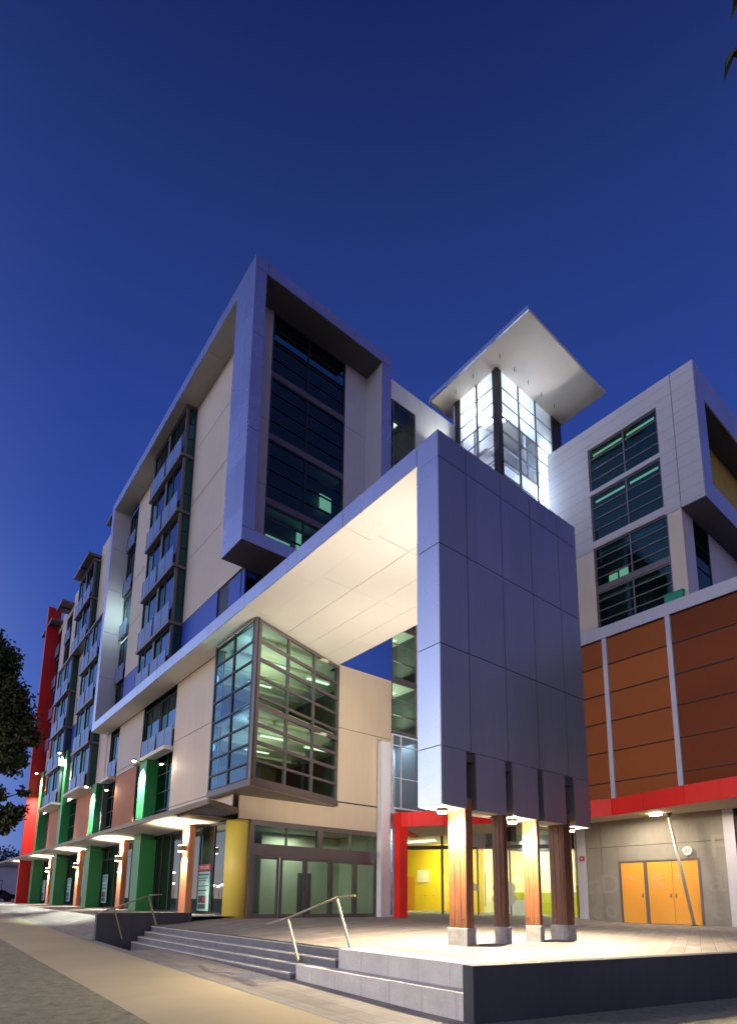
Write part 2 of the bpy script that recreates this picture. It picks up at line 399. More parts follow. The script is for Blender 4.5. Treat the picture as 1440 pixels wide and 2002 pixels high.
def attach(o, parent):
    o.parent = parent; o.matrix_parent_inverse = wmat(parent).inverted()
def thing(name, label, cat, loc=(0, 0, 0), rz=0, group=None):
    o = bpy.data.objects.new(name, None); COL.objects.link(o); o.location = loc; o.rotation_euler = (0, 0, rz)
    o.empty_display_size = .3
    o['label'] = label; o['category'] = cat
    if group: o['group'] = group
    return o
def tag(o, label, cat, group=None):
    o['label'] = label; o['category'] = cat
    if group: o['group'] = group
    return o
def structure(o): o['kind'] = 'structure'; return o
def box(name, mat, parent, *b, bevel=0.): return MB().box(*b).build(name, mat, parent, bevel)

def light(kind, name, loc, col, energy, parent=None, size=.1, target=None, angle=90, blend=.6, shape=None):
    ld = bpy.data.lights.new(name, kind); ld.color = col; ld.energy = energy
    if kind == 'AREA':
        ld.shape = 'RECTANGLE' if shape else 'SQUARE'; ld.size = shape[0] if shape else size
        if shape: ld.size_y = shape[1]
    else: ld.shadow_soft_size = size
    if kind == 'SPOT': ld.spot_size = R(angle); ld.spot_blend = blend
    o = bpy.data.objects.new(name, ld); COL.objects.link(o); o.location = loc
    if target is not None:
        d = Vector(target) - Vector(loc); o.rotation_euler = d.to_track_quat('-Z', 'Y').to_euler()
    if parent:
        attach(o, parent)
    return o

def edges_u(a, b, n): return [a + (b - a) * i / n for i in range(n + 1)]
def panels(mb, axis, c, out, us, vs, t=.03, gap=.022):
    """cladding sheets on plane axis=c, facing `out` (+1/-1); us = horizontal edges, vs = heights"""
    for i in range(len(us) - 1):
        for j in range(len(vs) - 1):
            u0, u1 = us[i] + gap / 2, us[i + 1] - gap / 2; v0, v1 = vs[j] + gap / 2, vs[j + 1] - gap / 2
            if i == 0: u0 = us[0]
            if i == len(us) - 2: u1 = us[-1]
            if j == 0: v0 = vs[0]
            if j == len(vs) - 2: v1 = vs[-1]
            if axis == 'x': mb.box(c - (t if out > 0 else 0), c + (t if out < 0 else 0), u0, u1, v0, v1)
            else: mb.box(u0, u1, c - (t if out > 0 else 0), c + (t if out < 0 else 0), v0, v1)

# ================================================================ ground
def gz(x):
    pts = [(-400, .3), (-90, .25), (-60, .22), (-50, .12), (-38, -.06), (-28, -.325), (-22, -.475), (-15, -.61), (-11.5, -.665), (-7, -.765), (4, -.85), (400, -.9)]
    for (a, za), (b, zb) in zip(pts, pts[1:]):
        if x <= b: return za + (zb - za) * (x - a) / (b - a)
    return -.9
def ss(t): t = max(0, min(1, t)); return t * t * (3 - 2 * t)
def hp(x, y):
    a = .19 * ss((-9 - x) / 11) + .09 * ss((-20 - x) / 9)
    b = ss((y - 7.3) / 3.2)
    if y > 20 and x > -18.5: b *= 1 - .9 * ss((y - 20) / 8)
    return a * b
def sheet(name, mat, xs, ys, zf, kind=True):
    mb = MB()
    for x in xs:
        for y in ys(x) if callable(ys) else ys: mb.v.append((x, y, zf(x, y)))
    ny = len(ys(xs[0]) if callable(ys) else ys)
    for i in range(len(xs) - 1):
        for j in range(ny - 1):
            a = i * ny + j; mb.f.append((a, a + ny, a + ny + 1, a + 1)); mb.sm.append(True)
    o = mb.build(name, mat)
    if kind: structure(o)
    return o
GX = [-400, -150, -100, -90, -75, -65, -60, -55, -50, -44, -38, -33, -28, -25, -22, -18, -15, -11.5, -9, -7, -3, 4, 20, 60, 400]
GX_L = [-400, -150, -100, -90, -75, -65, -60, -55, -50, -46, -42, -38, -35, -33, -30, -28, -26, -24, -21.85]
sheet('ground', 'asphalt', [-900, 900], [-900, 900], lambda x, y: -1.4)
sheet('road', 'asphalt', GX, [-300, -60, -20, -8, 0, 2.98], lambda x, y: gz(x))
sheet('path', 'path_concrete', GX, [2.98, 4.1, 5.3], lambda x, y: gz(x) + (.012 if y > 2.98 and y < 5.3 else 0))
sheet('kerb_line', 'step_stone', GX, [5.24, 5.36], lambda x, y: gz(x) + .006)
sheet('footpath', 'strip_pavers', [x for x in GX if x > -21.9 and x <= -3] , [5.3, 6.2, 7.6], lambda x, y: gz(x))
sheet('footpath', 'strip_pavers', [-28, -21.85, -18], [5.3, 5.5, 5.56], lambda x, y: gz(x))
sheet('footpath', 'strip_pavers', GX_L, [5.3, 6.2, 7.2, 8.2, 9.2, 10.0, 12], lambda x, y: gz(x) + (.28 - gz(x)) * ss((y - 5.3) / 3.6))
sheet('footpath', 'strip_pavers', [-21.85, -21.6], [5.3, 5.5, 5.56], lambda x, y: gz(x))
sheet('road', 'asphalt', [-6.2, -3, 4, 20, 60, 400], [5.3, 8, 14, 30, 60, 300], lambda x, y: gz(x) - .004)
PX = [-30, -28, -26, -24, -21.85, -20, -18, -16, -14, -12, -10, -9, -8, -7, -6.15]
# right edge of the plaza follows the skewed retaining wall
def wallx(y): return -6.12 + (y - 7.06) * .2096
mbp = MB(); PY = [7.36, 7.8, 8.4, 9, 9.6, 10.4, 12, 14, 17, 20, 22, 24, 26, 29, 34]
T = [0, .1, .2, .3, .4, .5, .6, .7, .8, .9, 1]
for y in PY:
    xl = -21.6 if y < 8.9 else (-22.6 if y < 10.2 else -30)
    if y >= 8.9 and y < 9.1: xl = -21.85
    xl = -21.6 if y < 8.9 else -30
    for t in T: mbp.v.append((xl + (wallx(y) - xl) * t, y, hp(xl + (wallx(y) - xl) * t, y)))
nt_ = len(T)
for j in range(len(PY) - 1):
    for i in range(nt_ - 1):
        a = j * nt_ + i; mbp.f.append((a, a + 1, a + nt_ + 1, a + nt_)); mbp.sm.append(True)
structure(mbp.build('plaza', 'plaza_pavers'))

# ---- stairs
st = thing('stairs', 'wide flight of grey stone steps climbing from the footpath to the plaza', 'stairs', (-16, 7, -.5))
tops = [-.02, -.205, -.375, -.545]
fy = [7.36, 7.14, 6.92, 6.70]
for k in range(4):
    z1 = tops[k]; z0 = tops[k] - .4
    x1 = -9.9 if k < 2 else -10.9
    mb = MB()
    xx = -21.58
    while xx < x1 - .01:
        w = min(1.35, x1 - xx)
        mb.box(xx + .0015, xx + w - .0015, fy[k], (fy[k - 1] if k else 7.40) + .02, z0, z1 - .032)
        xx += w
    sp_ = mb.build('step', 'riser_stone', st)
    mb = MB(); xx = -21.58 + (.4 if k % 2 else 0); mb.box(-21.58, xx - .004, fy[k] - .018, (fy[k - 1] if k else 7.40) + .02, z1 - .031, z1) if k % 2 else None
    while xx < x1 - .01:
        w = min(1.1, x1 - xx); mb.box(xx + .003, xx + w - .003, fy[k] - .018, (fy[k - 1] if k else 7.40) + .02, z1 - .031, z1); xx += w
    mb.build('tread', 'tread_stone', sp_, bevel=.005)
# ---- big seating blocks
sb = thing('seating_block', 'upper long pale concrete seating block beside the stairs, level with the plaza', 'seating block', (-8, 7.5, -.4), group='concrete seating blocks')
xx = -9.88
for w in (.75, .8, .78, .76, .72):
    MB().box(xx + .002, min(xx + w, -6.16) - .002, 7.20, 7.9, -.6, .006).build('stone_block', 'block_stone', sb, bevel=.007); xx += w
sb = thing('seating_block', 'lower long pale concrete seating block beside the stairs, standing on the footpath', 'seating block', (-8, 7.1, -.7), group='concrete seating blocks')
xx = -10.88
for w in (.62, .8, .82, .78, .8, .75, .3):
    MB().box(xx + .002, min(xx + w, -6.10) - .002, 6.82, 7.19, -1., -.372).build('stone_block', 'block_stone', sb, bevel=.007); xx += w
mb = MB()
for i in range(14):
    for j in range(8): mb.tube((-11.9 + i * .08, 5.95 + j * .08, gz(-11.5) - .02), (-12.3 + i * .075, 5.95 + j * .075, gz(-11.5) + .016), .018, .013, n=6)
o = mb.build('tactile_studs', 'concrete_base'); tag(o, 'patch of small raised steel studs on the footpath in front of the stairs', 'tactile paving')
# ---- dark retaining walls
A0 = Vector((-6.12, 7.06)); A1 = Vector((-2.6, 23.8)); dd = (A1 - A0).normalized(); nn = Vector((dd.y, -dd.x))
A0 = A0 - dd * .25
o = MB().prism([A0, A0 + nn * .26, A1 + nn * .26, A1], -1.2, .052).build('retaining_wall', 'dark_wall', bevel=.01)
tag(o, 'long dark blue-grey retaining wall holding up the plaza at the right foreground', 'retaining wall', 'dark retaining walls')
o = MB().box(-21.85, -21.6, 5.5, 8.86, -.8, .44).build('retaining_wall', 'dark_wall', bevel=.01)
tag(o, 'short dark blue-grey wall at the far left end of the stairs', 'retaining wall', 'dark retaining walls')
# ---- handrails
def handrail(lab, b1, t1, e1, b2, t2, e2):
    t = thing('handrail', lab, 'handrail', b1, group='steel stair handrails')
    MB().bar(b1, t1, .03, .055).build('post', 'rail_steel', t); MB().bar(b2, t2, .03, .055).build('post', 'rail_steel', t)
    mb = MB()
    k1 = Vector(t1) + Vector((.02, 0, .045)); k2 = Vector(t2) + Vector((.02, 0, .045))
    mb.tube(e1, k1, .026, n=10); mb.tube(k1, k2, .026, n=10); mb.tube(k2, e2, .026, n=10)
    mb.tube(t1, k1, .012, n=6); mb.tube(t2, k2, .012, n=6)
    mb.build('rail', 'rail_steel', t)
handrail('bent steel handrail at the right end of the stairs by the seating blocks',
         (-11.13, 7.05, -.38), (-11.64, 7.05, .53), (-12.6, 7.05, .39), (-10.04, 7.62, 0.), (-10.55, 7.62, 1.0), (-9.9, 7.62, 1.08))
handrail('bent steel handrail at the left end of the stairs beside the short dark wall',
         (-21.3, 6.29, -.42), (-21.3, 5.97, .58), (-21.3, 5.45, .45), (-21.3, 7.44, .0), (-21.3, 7.1, 1.02), (-21.3, 7.57, 1.10))

# ================================================================ entry arch (slab + long beam)
XS, Y0, Y1, ZB, ZT, ZS = -8.85, 9.19, 15.28, 3.10, 12.60, 12.05
ar = thing('entry_arch', 'huge purple-blue metal clad arch with long flat beam, pale lit soffit and four timber legs', 'entry arch', (-9.2, 12, 0))
mb = MB(); mb.box(XS - .70, XS - .03, Y0 + .035, Y1 - .035, 4.22, ZT - .04)   # dark core behind the cladding joints
slots = [(10.02, 10.36), (11.46, 11.74), (12.80, 13.04), (14.06, 14.50)]
edg = [Y0 + .035] + [v for s_ in slots for v in s_] + [Y1 - .035]
for i in range(0, len(edg), 2): mb.box(XS - .70, XS - .03, edg[i] + .03, edg[i + 1] - .03, ZB + .04, 4.22)
mb.build('core', 'joint', ar)
JZ = [4.46, 6.92, 9.49, 11.86, ZT]; JY = [Y0, 10.2, 11.6, 12.92, 14.28, Y1]
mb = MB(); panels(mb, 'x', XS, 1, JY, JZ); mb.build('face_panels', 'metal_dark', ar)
mb = MB()
mb.box(XS - .03, XS, Y0, Y1, 4.235, 4.449) if False else None
e2 = [Y0] + [v for s_ in slots for v in s_] + [Y1]
for i in range(0, len(e2), 2):
    a, b = e2[i], e2[i + 1]
    mb.box(XS - .03, XS, a, b, ZB, 4.449)
    mb.box(XS - .70, XS - .032, b - .028, b, ZB, 4.3) if i < 8 else None
    mb.box(XS - .70, XS - .032, a, a + .028, ZB, 4.3) if i > 0 else None
mb.build('skirt_panels', 'metal_dark', ar)
mb = MB(); mb.box(XS - .2, XS - .04, 10.02, 14.5, 4.42, 4.50); mb.build('slot_head', 'joint', ar)
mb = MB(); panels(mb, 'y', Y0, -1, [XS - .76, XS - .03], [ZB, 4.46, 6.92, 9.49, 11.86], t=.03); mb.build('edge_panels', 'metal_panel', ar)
mb = MB(); panels(mb, 'y', Y1, 1, [XS - .76, XS - .03], [ZB, 4.46, 6.92, 9.49, 11.86, ZT]); panels(mb, 'x', XS - .76, -1, [Y0 + .04, Y1 - .04], [ZB, 4.46, 6.92, 9.49, ZS - .02]); mb.build('rear_panels', 'metal_panel', ar)
mb = MB()
for i in range(0, len(e2), 2): mb.box(XS - .72, XS - .04, e2[i] + .01, e2[i + 1] - .01, ZB - .012, ZB)
mb.build('underside', 'soffit', ar)
# beam
mb = MB(); mb.box(-41.68, XS - .06, Y0 + .05, 10.28, ZS + .05, ZT - .05); mb.box(-21.5, XS - .06, 10.28, Y1 - .05, ZS + .05, ZT - .05)
mb.build('beam_core', 'joint', ar)
bx = [-41.73 + i * (41.73 - 9.61) / 10 for i in range(11)]
mb = MB(); panels(mb, 'y', Y0, -1, bx + [-8.88], [11.86, ZT]) if False else None
for i in range(10): mb.box(bx[i] + .01, bx[i + 1] - .01, Y0, Y0 + .03, ZS - .0, ZT)
mb.box(-9.60, -8.88, Y0, Y0 + .03, 11.87, ZT)
mb.build('fascia_panels', 'metal_panel', ar)
mb = MB()
for i in range(10): mb.box(bx[i] + .01, bx[i + 1] - .01, Y0 + .04, 10.28, ZT - .03, ZT - .002)
for i in range(7, 10): mb.box(bx[i] + .01, bx[i + 1] - .01, 10.3, Y1, ZT - .03, ZT - .002)
mb.box(-9.6, XS - .04, Y0 + .04, Y1 - .04, ZT - .03, ZT - .002); mb.box(-41.76, -41.73, Y0 + .04, 10.28, ZS, ZT)
mb.build('top_sheet', 'metal_panel', ar)
mb = MB(); sy = [Y0 + .035, 10.33, 11.6, 12.92, 14.2, Y1]; 
for i in range(10):
    mb.box(bx[i] + .008, bx[i + 1] - .008, sy[0], 10.27, ZS, ZS + .02)
sx = [-21.5, -18.6, -15.5, -12.5, -9.63]
for i in range(4):
    for j in range(1, 5): mb.box(sx[i] + .008, sx[i + 1] - .008, sy[j] + .008, sy[j + 1] - .008, ZS, ZS + .02)
mb.box(-21.5, -9.63, 10.275, 10.335, ZS, ZS + .02)
mb.build('soffit_panels', 'soffit', ar)
box('rear_fascia', 'metal_panel', ar, -21.5, -9.63, Y1 - .03, Y1 + .0, ZS - .001, ZT - .04)
# timber legs
for li, (xa, ya, yb) in enumerate(((-9.43, 10.0, 10.24), (-9.24, 11.36, 11.51), (-9.34, 12.73, 12.84), (-9.37, 13.95, 14.28))):
    xw = (-8.89 - xa) / 3
    mb = MB()
    for k in range(3):
        mb.box(xa + k * xw, xa + (k + 1) * xw - .006, ya, yb, .40, 3.35)
    leg = mb.build('timber_leg', 'timber' if li % 2 == 0 else 'timber_shaded', ar, bevel=.006)
    leg['label'] = 'timber leg in the lamplit wood tone' if li % 2 == 0 else 'timber leg with shade painted into its wood'
    w = (ya + yb) / 2
    b = MB().box(xa + (-.04 if li in (0, 3) else .03), -8.87, ya - .03, yb + .04, -.1, .40).build('concrete_base', 'concrete_base', leg, bevel=.012)
    mb = MB()
    for zz in (.58, 3.55):
        for xx in (xa + xw * .5, xa + xw * 2.4): mb.tube((xx, ya - .02, zz), (xx, ya + .02, zz), .014, n=8)
    mb.build('bolt', 'joint', leg)

# ================================================================ apartment building
ab = thing('apartment_building', 'long cream apartment building with blue window bays, green pillars and a projecting framed end box', 'building', (-45, 11, 0))
YF = 10.3
def wallbox(name, mat, x0, x1, z0, z1, joints=(), y=YF, th=.25, vj=()):
    mb = MB(); zs = [z0] + [j for j in joints if z0 < j < z1] + [z1]
    xs = [x0] + list(vj) + [x1]
    panels(mb, 'y', y, -1, xs, zs, t=.05, gap=.03)
    o = mb.build(name, mat, ab)
    return o
def pane_y(parent, x0, x1, z0, z1, y, mat): return MB().quad((x0, y, z0), (x1, y, z0), (x1, y, z1), (x0, y, z1)).build('pane', mat, parent)
def window_y(parent, x0, x1, z0, z1, y, xm=(), zm=(), fr='frame_dark', gl='glass_dark', fw_=.07, dp=.09, name='window', fill=True):
    """window in a wall facing -y; frame mesh + glass sub-part"""
    mb = MB()
    mb.box(x0, x0 + fw_, y, y + dp, z0, z1); mb.box(x1 - fw_, x1, y, y + dp, z0, z1)
    mb.box(x0 + fw_, x1 - fw_, y, y + dp, z0, z0 + fw_); mb.box(x0 + fw_, x1 - fw_, y, y + dp, z1 - fw_, z1)
    for q in xm: mb.box(q - fw_ * .45, q + fw_ * .45, y + .004, y + dp - .004, z0 + fw_, z1 - fw_)
    for q in zm: mb.box(x0 + fw_, x1 - fw_, y + .008, y + dp - .008, q - fw_ * .35, q + fw_ * .35)
    o = mb.build(name, fr, parent)
    if fill: pane_y(o, x0 + fw_ * .5, x1 - fw_ * .5, z0 + fw_ * .5, z1 - fw_ * .5, y + dp * .5, gl)
    return o
def window_x(parent, y0, y1, z0, z1, x, ym=(), zm=(), fr='frame_dark', gl='glass_dark', fw_=.07, dp=.09, name='window', zb=()):
    mb = MB()
    mb.box(x - dp, x, y0, y0 + fw_, z0, z1); mb.box(x - dp, x, y1 - fw_, y1, z0, z1)
    mb.box(x - dp, x, y0 + fw_, y1 - fw_, z0, z0 + fw_); mb.box(x - dp, x, y0 + fw_, y1 - fw_, z1 - fw_, z1)
    for q in ym: mb.box(x - dp + .004, x - .004, q - fw_ * .45, q + fw_ * .45, z0 + fw_, z1 - fw_)
    for q in zm: mb.box(x - dp + .008, x - .008, y0 + fw_, y1 - fw_, q - fw_ * .3, q + fw_ * .3)
    for q in zb: mb.box(x - dp + .002, x - .002, y0 + fw_, y1 - fw_, q - .16, q + .16)
    o = mb.build(name, fr, parent)
    g = MB().quad((x - dp / 2, y0 + .03, z0 + .03), (x - dp / 2, y1 - .03, z0 + .03), (x - dp / 2, y1 - .03, z1 - .03), (x - dp / 2, y0 + .03, z1 - .03)).build('pane', gl, o)
    return o
# dark carcass behind the facade
mb = MB()
mb.box(-68, -29.2, YF + .8, 24, .1, 28.4)
mb.box(-29.2, -21.95 - .2, YF + .8, 18.62, 12.2, 28.4)
mb.box(-29.2, -21.95, 17.2, 24, 5.0, 30.2) if False else None
mb.box(-41.9, -41.75, YF, YF + .8, 4.4, 28.4)
mb.build('carcass', 'interior_dark', ab)
# cream panels, facade -y
wallbox('wall', 'cream', -28.9, -23.45, 5.48, 12.04, (8.87,))
wallbox('wall', 'cream', -28.9, -21.72, 4.66, 5.45)
wallbox('wall', 'cream', -38.98, -34.2, 8.68, 12.04, (8.95,))
wallbox('wall', 'cream', -44.1, -41.05, 8.72, 12.04)
wallbox('wall', 'cream', -44.1, -41.75, 12.05, 15.4)
for (a, b) in ((-38.98, -34.75), (-49.3, -45.0), (-59.8, -55.4)):
    wallbox('terracotta_panel', 'terracotta', a, b, 4.66, 8.64)
wallbox('wall', 'cream', -39.05, -34.2, 15.45, 28.62, (19.02, 22.35, 22.45, 25.75))
wallbox('wall', 'cream', -28.85, -21.66, 15.45, 28.62, (19.02, 22.33, 22.47, 25.75), vj=())
wallbox('blue_band', 'blue_panel', -39.05, -34.2, 12.65, 15.40, (13.9,))
wallbox('blue_band', 'blue_panel', -28.85, -24.45, 12.65, 15.40)
box('groove', 'frame_dark', ab, -39.05, -34.2, YF + .06, YF + .1, 12.6, 28.6)
box('groove', 'frame_dark', ab, -28.85, -21.75, YF + .06, YF + .1, 12.6, 28.6)
# left wing walls
wallbox('wall', 'cream', -49.0, -43.65, 22.05, 30.1, (25.6,))
wallbox('wall', 'cream', -53.7, -49.45, 15.45, 22.0, (18.9,))
wallbox('wall', 'cream', -53.7, -49.45, 8.7, 12.05)
wallbox('blue_band', 'blue_panel', -53.7, -49.45, 12.08, 15.42)
wallbox('wall', 'cream', -58.6, -54.35, 22.05, 29.8, (25.6,))
wallbox('wall', 'cream', -63.4, -61.3, 15.45, 29.5, (18.9, 22.3, 25.6))
wallbox('wall', 'cream', -68.2, -65.9, 4.7, 29.3, (8.7, 12.05, 15.4, 18.9, 22.3, 25.6))
wallbox('wall', 'cream', -64.4, -59.4, 8.7, 15.4, (12.05,))
box('parapet', 'light_wall', ab, -68.2, -43.65, YF + .02, YF + .4, 28.3, 29.2)
# windows on the flat of the facade
def storeys(x0, x1, zs, y, cols, gl='glass_blue', fr='frame_dark', bal=True, side=None, lit=(), body=True, yb=None):
    """one window (with balcony) per storey"""
    for k in range(len(zs) - 1):
        z0, z1 = zs[k] + .06, zs[k + 1] - .22
        n = cols; w = (x1 - x0) / n
        for c in range(n):
            a = x0 + c * w + .10; b = x0 + (c + 1) * w - .10
            f = window_y(ab, a, b, z0, z1, y, xm=(a + (b - a) * .42,), zm=(), fr=fr, gl='glass_dark')
            # blue reflective sliding leaf on the right part of the opening
            pane_y(f, a + (b - a) * .45, b - .06, z0 + .08, z1 - .08, y + .035, gl)
            if bal:
                bl = MB(); yy = y - .15
                bl.quad((a + .02, yy, z0 + .02), (b - .02, yy, z0 + .02), (b - .02, yy, z0 + 1.12), (a + .02, yy, z0 + 1.12))
                bo = bl.build('balcony', 'balcony_glass', ab)
                r_ = MB(); r_.box(a, b, yy - .02, yy + .03, z0 - .06, z0 + .02); r_.box(a, a + .03, yy + .03, y, z0 - .06, z0 + .0)
                r_.box(b - .03, b, yy + .03, y, z0 - .06, z0)
                r_.box(a, a + .03, yy - .02, yy + .02, z0 + .02, z0 + 1.12); r_.box(b - .03, b, yy - .02, yy + .02, z0 + .02, z0 + 1.12)
                r_.box((a + b) / 2 - .012, (a + b) / 2 + .012, yy - .015, yy - .003, z0 + .02, z0 + 1.12)
                r_.build('balcony_frame', 'frame_brown', bo)
            if (k, c) in lit:
                MB().quad((a + .1, y + .5, z0), (b - .1, y + .5, z0), (b - .1, y + .5, z1), (a + .1, y + .5, z1)).build('lit_room', 'lit_room', f)
Zf = [12.66, 15.42, 18.70, 22.0, 25.45, 28.6]
def bay(x0, x1, zs, y, cols=2, roof=None, lit=(), bal=True):
    """projecting window bay: floor slabs, corner posts, dark green side glass, windows and balconies"""
    for k, z in enumerate(zs):
        lowest = k == 0
        MB().box(x0 - .02, x1 + .06, (y - .46 if k == 0 and z < 9 else y - .17) if k < len(zs) - 1 else y - .05, YF + .05, z - .17, z).build('floor_slab', 'soffit' if lowest and z < 9 else 'frame_brown', ab)
    for k in range(len(zs) - 1):
        z0, z1 = zs[k], zs[k + 1] - .2
        for xx in (x0, (x0 + x1) / 2 - .14, x1 - .1):
            box('bay_post', 'frame_brown', ab, xx, xx + (.28 if xx not in (x0, x1 - .1) else .1), y, y + .14, z0, z1)
        w = window_x(ab, y + .14, YF, z0, z1, x1 - .01, zm=(z0 + 1.1, z0 + 2.1), fr='frame_dark', gl='glass_green', dp=.07)
    storeys(x0, x1, zs, y + .02, cols, lit=lit, bal=bal)
    box('bay_back', 'interior_dark', ab, x0 + .1, x1 - .15, YF + .6, YF + .7, zs[0], zs[-1])
bay(-34.15, -28.87, Zf, 9.70)
bay(-49.4, -44.15, [8.72, 12.05, 15.42, 18.70, 22.0], 9.72)
bay(-59.35, -53.75, [8.72, 12.05, 15.42, 18.70, 22.0], 9.72)
bay(-54.25, -49.05, [22.0, 25.45, 28.9], 9.80)
storeys(-41.03, -39.07, Zf, YF + .05, 1, lit=((2, 0),), bal=True)
light('AREA', 'room_light', (-39.35, YF - .05, 20.5), (.74, 1, .92), 75, ab, shape=(1.6, 2.2), target=(-41.1, YF - .9, 20.3))
storeys(-43.63, -41.78, [15.42, 18.7, 22.0, 25.45, 28.7], YF + .05, 1, lit=((1, 0),))
storeys(-61.25, -58.75, [22.0, 25.45, 28.9], YF + .05, 1)
storeys(-65.85, -63.5, [8.7, 12.05, 15.42, 18.7, 22.0, 25.45, 28.9], YF + .05, 1)
# under the beam
storeys(-34.15, -28.95, [8.72, 12.02], YF + .1, 2)
storeys(-41.02, -39.0, [8.72, 12.02], YF + .1, 1)
box('balcony_floor', 'soffit', ab, -34.1, -29.0, 9.86, YF + .1, 8.50, 8.70)
box('balcony_floor', 'soffit', ab, -41.0, -39.05, 9.86, YF + .1, 8.50, 8.70)
# tall dark glazing between the pillars above the awning
for (a, b) in ((-34.7, -28.95), (-44.98, -39.05), (-55.35, -49.4)):
    window_y(ab, a, b, 4.66, 8.66, YF + .3, xm=(a + 2.0, b - 1.5), zm=(5.6, 6.6, 7.6), gl='glass_dark', fr='frame_dark')
window_y(ab, -24.4, -23.25, 12.65, 15.3, YF + .1, xm=(-23.85,), zm=(14.2,), gl='glass_blue')
wallbox('blue_band', 'blue_panel', -23.2, -22.02, 12.65, 15.28)
box('blue_return', 'blue_panel', ab, -22.0, -21.7, YF + .03, YF + .6, 12.65, 15.28)
# roof canopies on the left wing
for (a, b, z) in ((-43.65, -41.75, 29.0), (-54.2, -49.0, 29.3), (-61.3, -58.7, 29.1), (-65.9, -63.5, 29.1), (-69, -67.4, 29.1)):
    c = box('roof_canopy', 'frame_brown', ab, a, b, 9.25, YF + .6, z - .22, z)
    box('canopy_beam', 'frame_dark', c, (a + b) / 2 - .08, (a + b) / 2 + .08, 9.3, YF + .3, z - .34, z - .222)
# end frame of the tower
fz0, fz1 = 15.28, 29.22
fr_ = MB()
panels(fr_, 'y', 9.19, -1, [-41.7, -37.3, -33, -28.7, -24.4, -21.65], [28.63, fz1], t=.03, gap=.01)          # eave fascia
panels(fr_, 'y', 9.19, -1, [-21.65, -20.5, -19.8], [fz0, 15.87, 20.5, 25.2, fz1], t=.03, gap=.01)            # corner pier
panels(fr_, 'y', 9.19, -1, [-41.7, -41.1], [12.62, 16.5, 20.5, 24.6, 28.63], t=.03)                 # far fin
fr_.build('frame_face', 'metal_panel', ab)
mb = MB(); panels(mb, 'x', -19.8, 1, [9.224, 9.74], [fz0, 15.87, 20.5, 25.2, 28.58]); panels(mb, 'x', -19.8, 1, [16.52, 17.12], [15.87, 20.5, 25.2, 28.58])
panels(mb, 'x', -19.8, 1, [9.74, 12.0, 14.5, 17.12], [fz0, 15.87]); panels(mb, 'x', -19.8, 1, [9.224, 9.8, 12.2, 14.7, 17.12], [28.60, fz1])
mb.build('end_frame', 'metal_panel', ab)
mb = MB()
mb.box(-41.66, -21.65, 9.23, YF + .1, 28.65, fz1 - .01)
mb.box(-21.64, -19.84, 9.225, 9.70, fz0 + .01, 28.6); mb.box(-21.64, -19.84, 16.55, 17.08, fz0 + .01, 28.6)
mb.box(-21.64, -19.84, 9.71, 16.54, fz0 + .01, 15.83); mb.box(-21.64, -19.84, 9.225, 17.08, 28.61, fz1 - .01)
mb.build('frame_core', 'metal_dark', ab)
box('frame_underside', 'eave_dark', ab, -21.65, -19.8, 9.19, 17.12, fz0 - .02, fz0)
box('pier_inner', 'metal_panel', ab, -21.66, -19.84, 9.702, 9.74, 15.87, 28.58)
box('pier_inner', 'light_wall', ab, -21.1, -19.84, 16.50, 16.545, 15.87, 28.58)
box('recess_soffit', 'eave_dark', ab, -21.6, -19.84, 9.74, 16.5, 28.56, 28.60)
box('fin_core', 'metal_dark', ab, -41.68, -41.12, 9.23, YF + .75, 12.62, 28.6)
mb = MB(); panels(mb, 'x', -41.08, 1, [9.2, YF + .04], [12.62, 15.9, 19.2, 22.4, 25.6, 28.6]); mb.build('fin_inner', 'light_wall', ab)
mb = MB()
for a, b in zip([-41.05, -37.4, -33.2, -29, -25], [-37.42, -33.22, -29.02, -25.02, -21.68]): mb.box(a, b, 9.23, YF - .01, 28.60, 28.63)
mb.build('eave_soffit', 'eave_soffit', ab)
# recess: back wall, glass wall of four storeys
mb = MB(); panels(mb, 'x', -21.1, 1, [9.74, 10.84], [15.87, 19.3, 22.6, 25.9, 28.56]); mb.build('recess_wall', 'light_wall', ab)
mb = MB(); panels(mb, 'x', -21.1, 1, [15.12, 16.5], [15.87, 20.3, 24.9, 28.56]); mb.build('recess_wall', 'light_wall', ab)
for (a, b) in ((15.9, 18.45), (18.75, 21.75), (22.05, 25.05), (25.35, 28.54)):
    n = 4; zz = [a + (b - a) * i / n for i in range(1, n)]
    window_x(ab, 10.86, 15.10, a, b, -21.12, ym=(12.88,), zm=zz, fr='frame_dark', gl='glass_dark', fw_=.08, name='louvred_window')
for z in (18.6, 21.9, 25.2): box('spandrel', 'frame_brown', ab, -21.22, -21.1, 10.86, 15.10, z - .15, z + .15)
for z in (18.6, 21.9, 25.2, 28.5): box('floor', 'ceiling', ab, -21.9, -21.3, 10.9, 15.1, z - .1, z + .05)
mb = MB()
for (yy, zz) in ((13.3, 22.2), (14.6, 19.1), (14.2, 18.9), (12.6, 17.9)): pass
o = MB().box(-21.86, -21.84, 12.95, 13.35, 17.1, 18.3).box(-21.86, -21.84, 14.2, 14.9, 20.2, 21.0).box(-21.86, -21.84, 11.3, 12.6, 16.6, 17.5).build('glowing_curtain', 'interior_glow', ab)  # curtains glow by themselves; room light is put into their colour
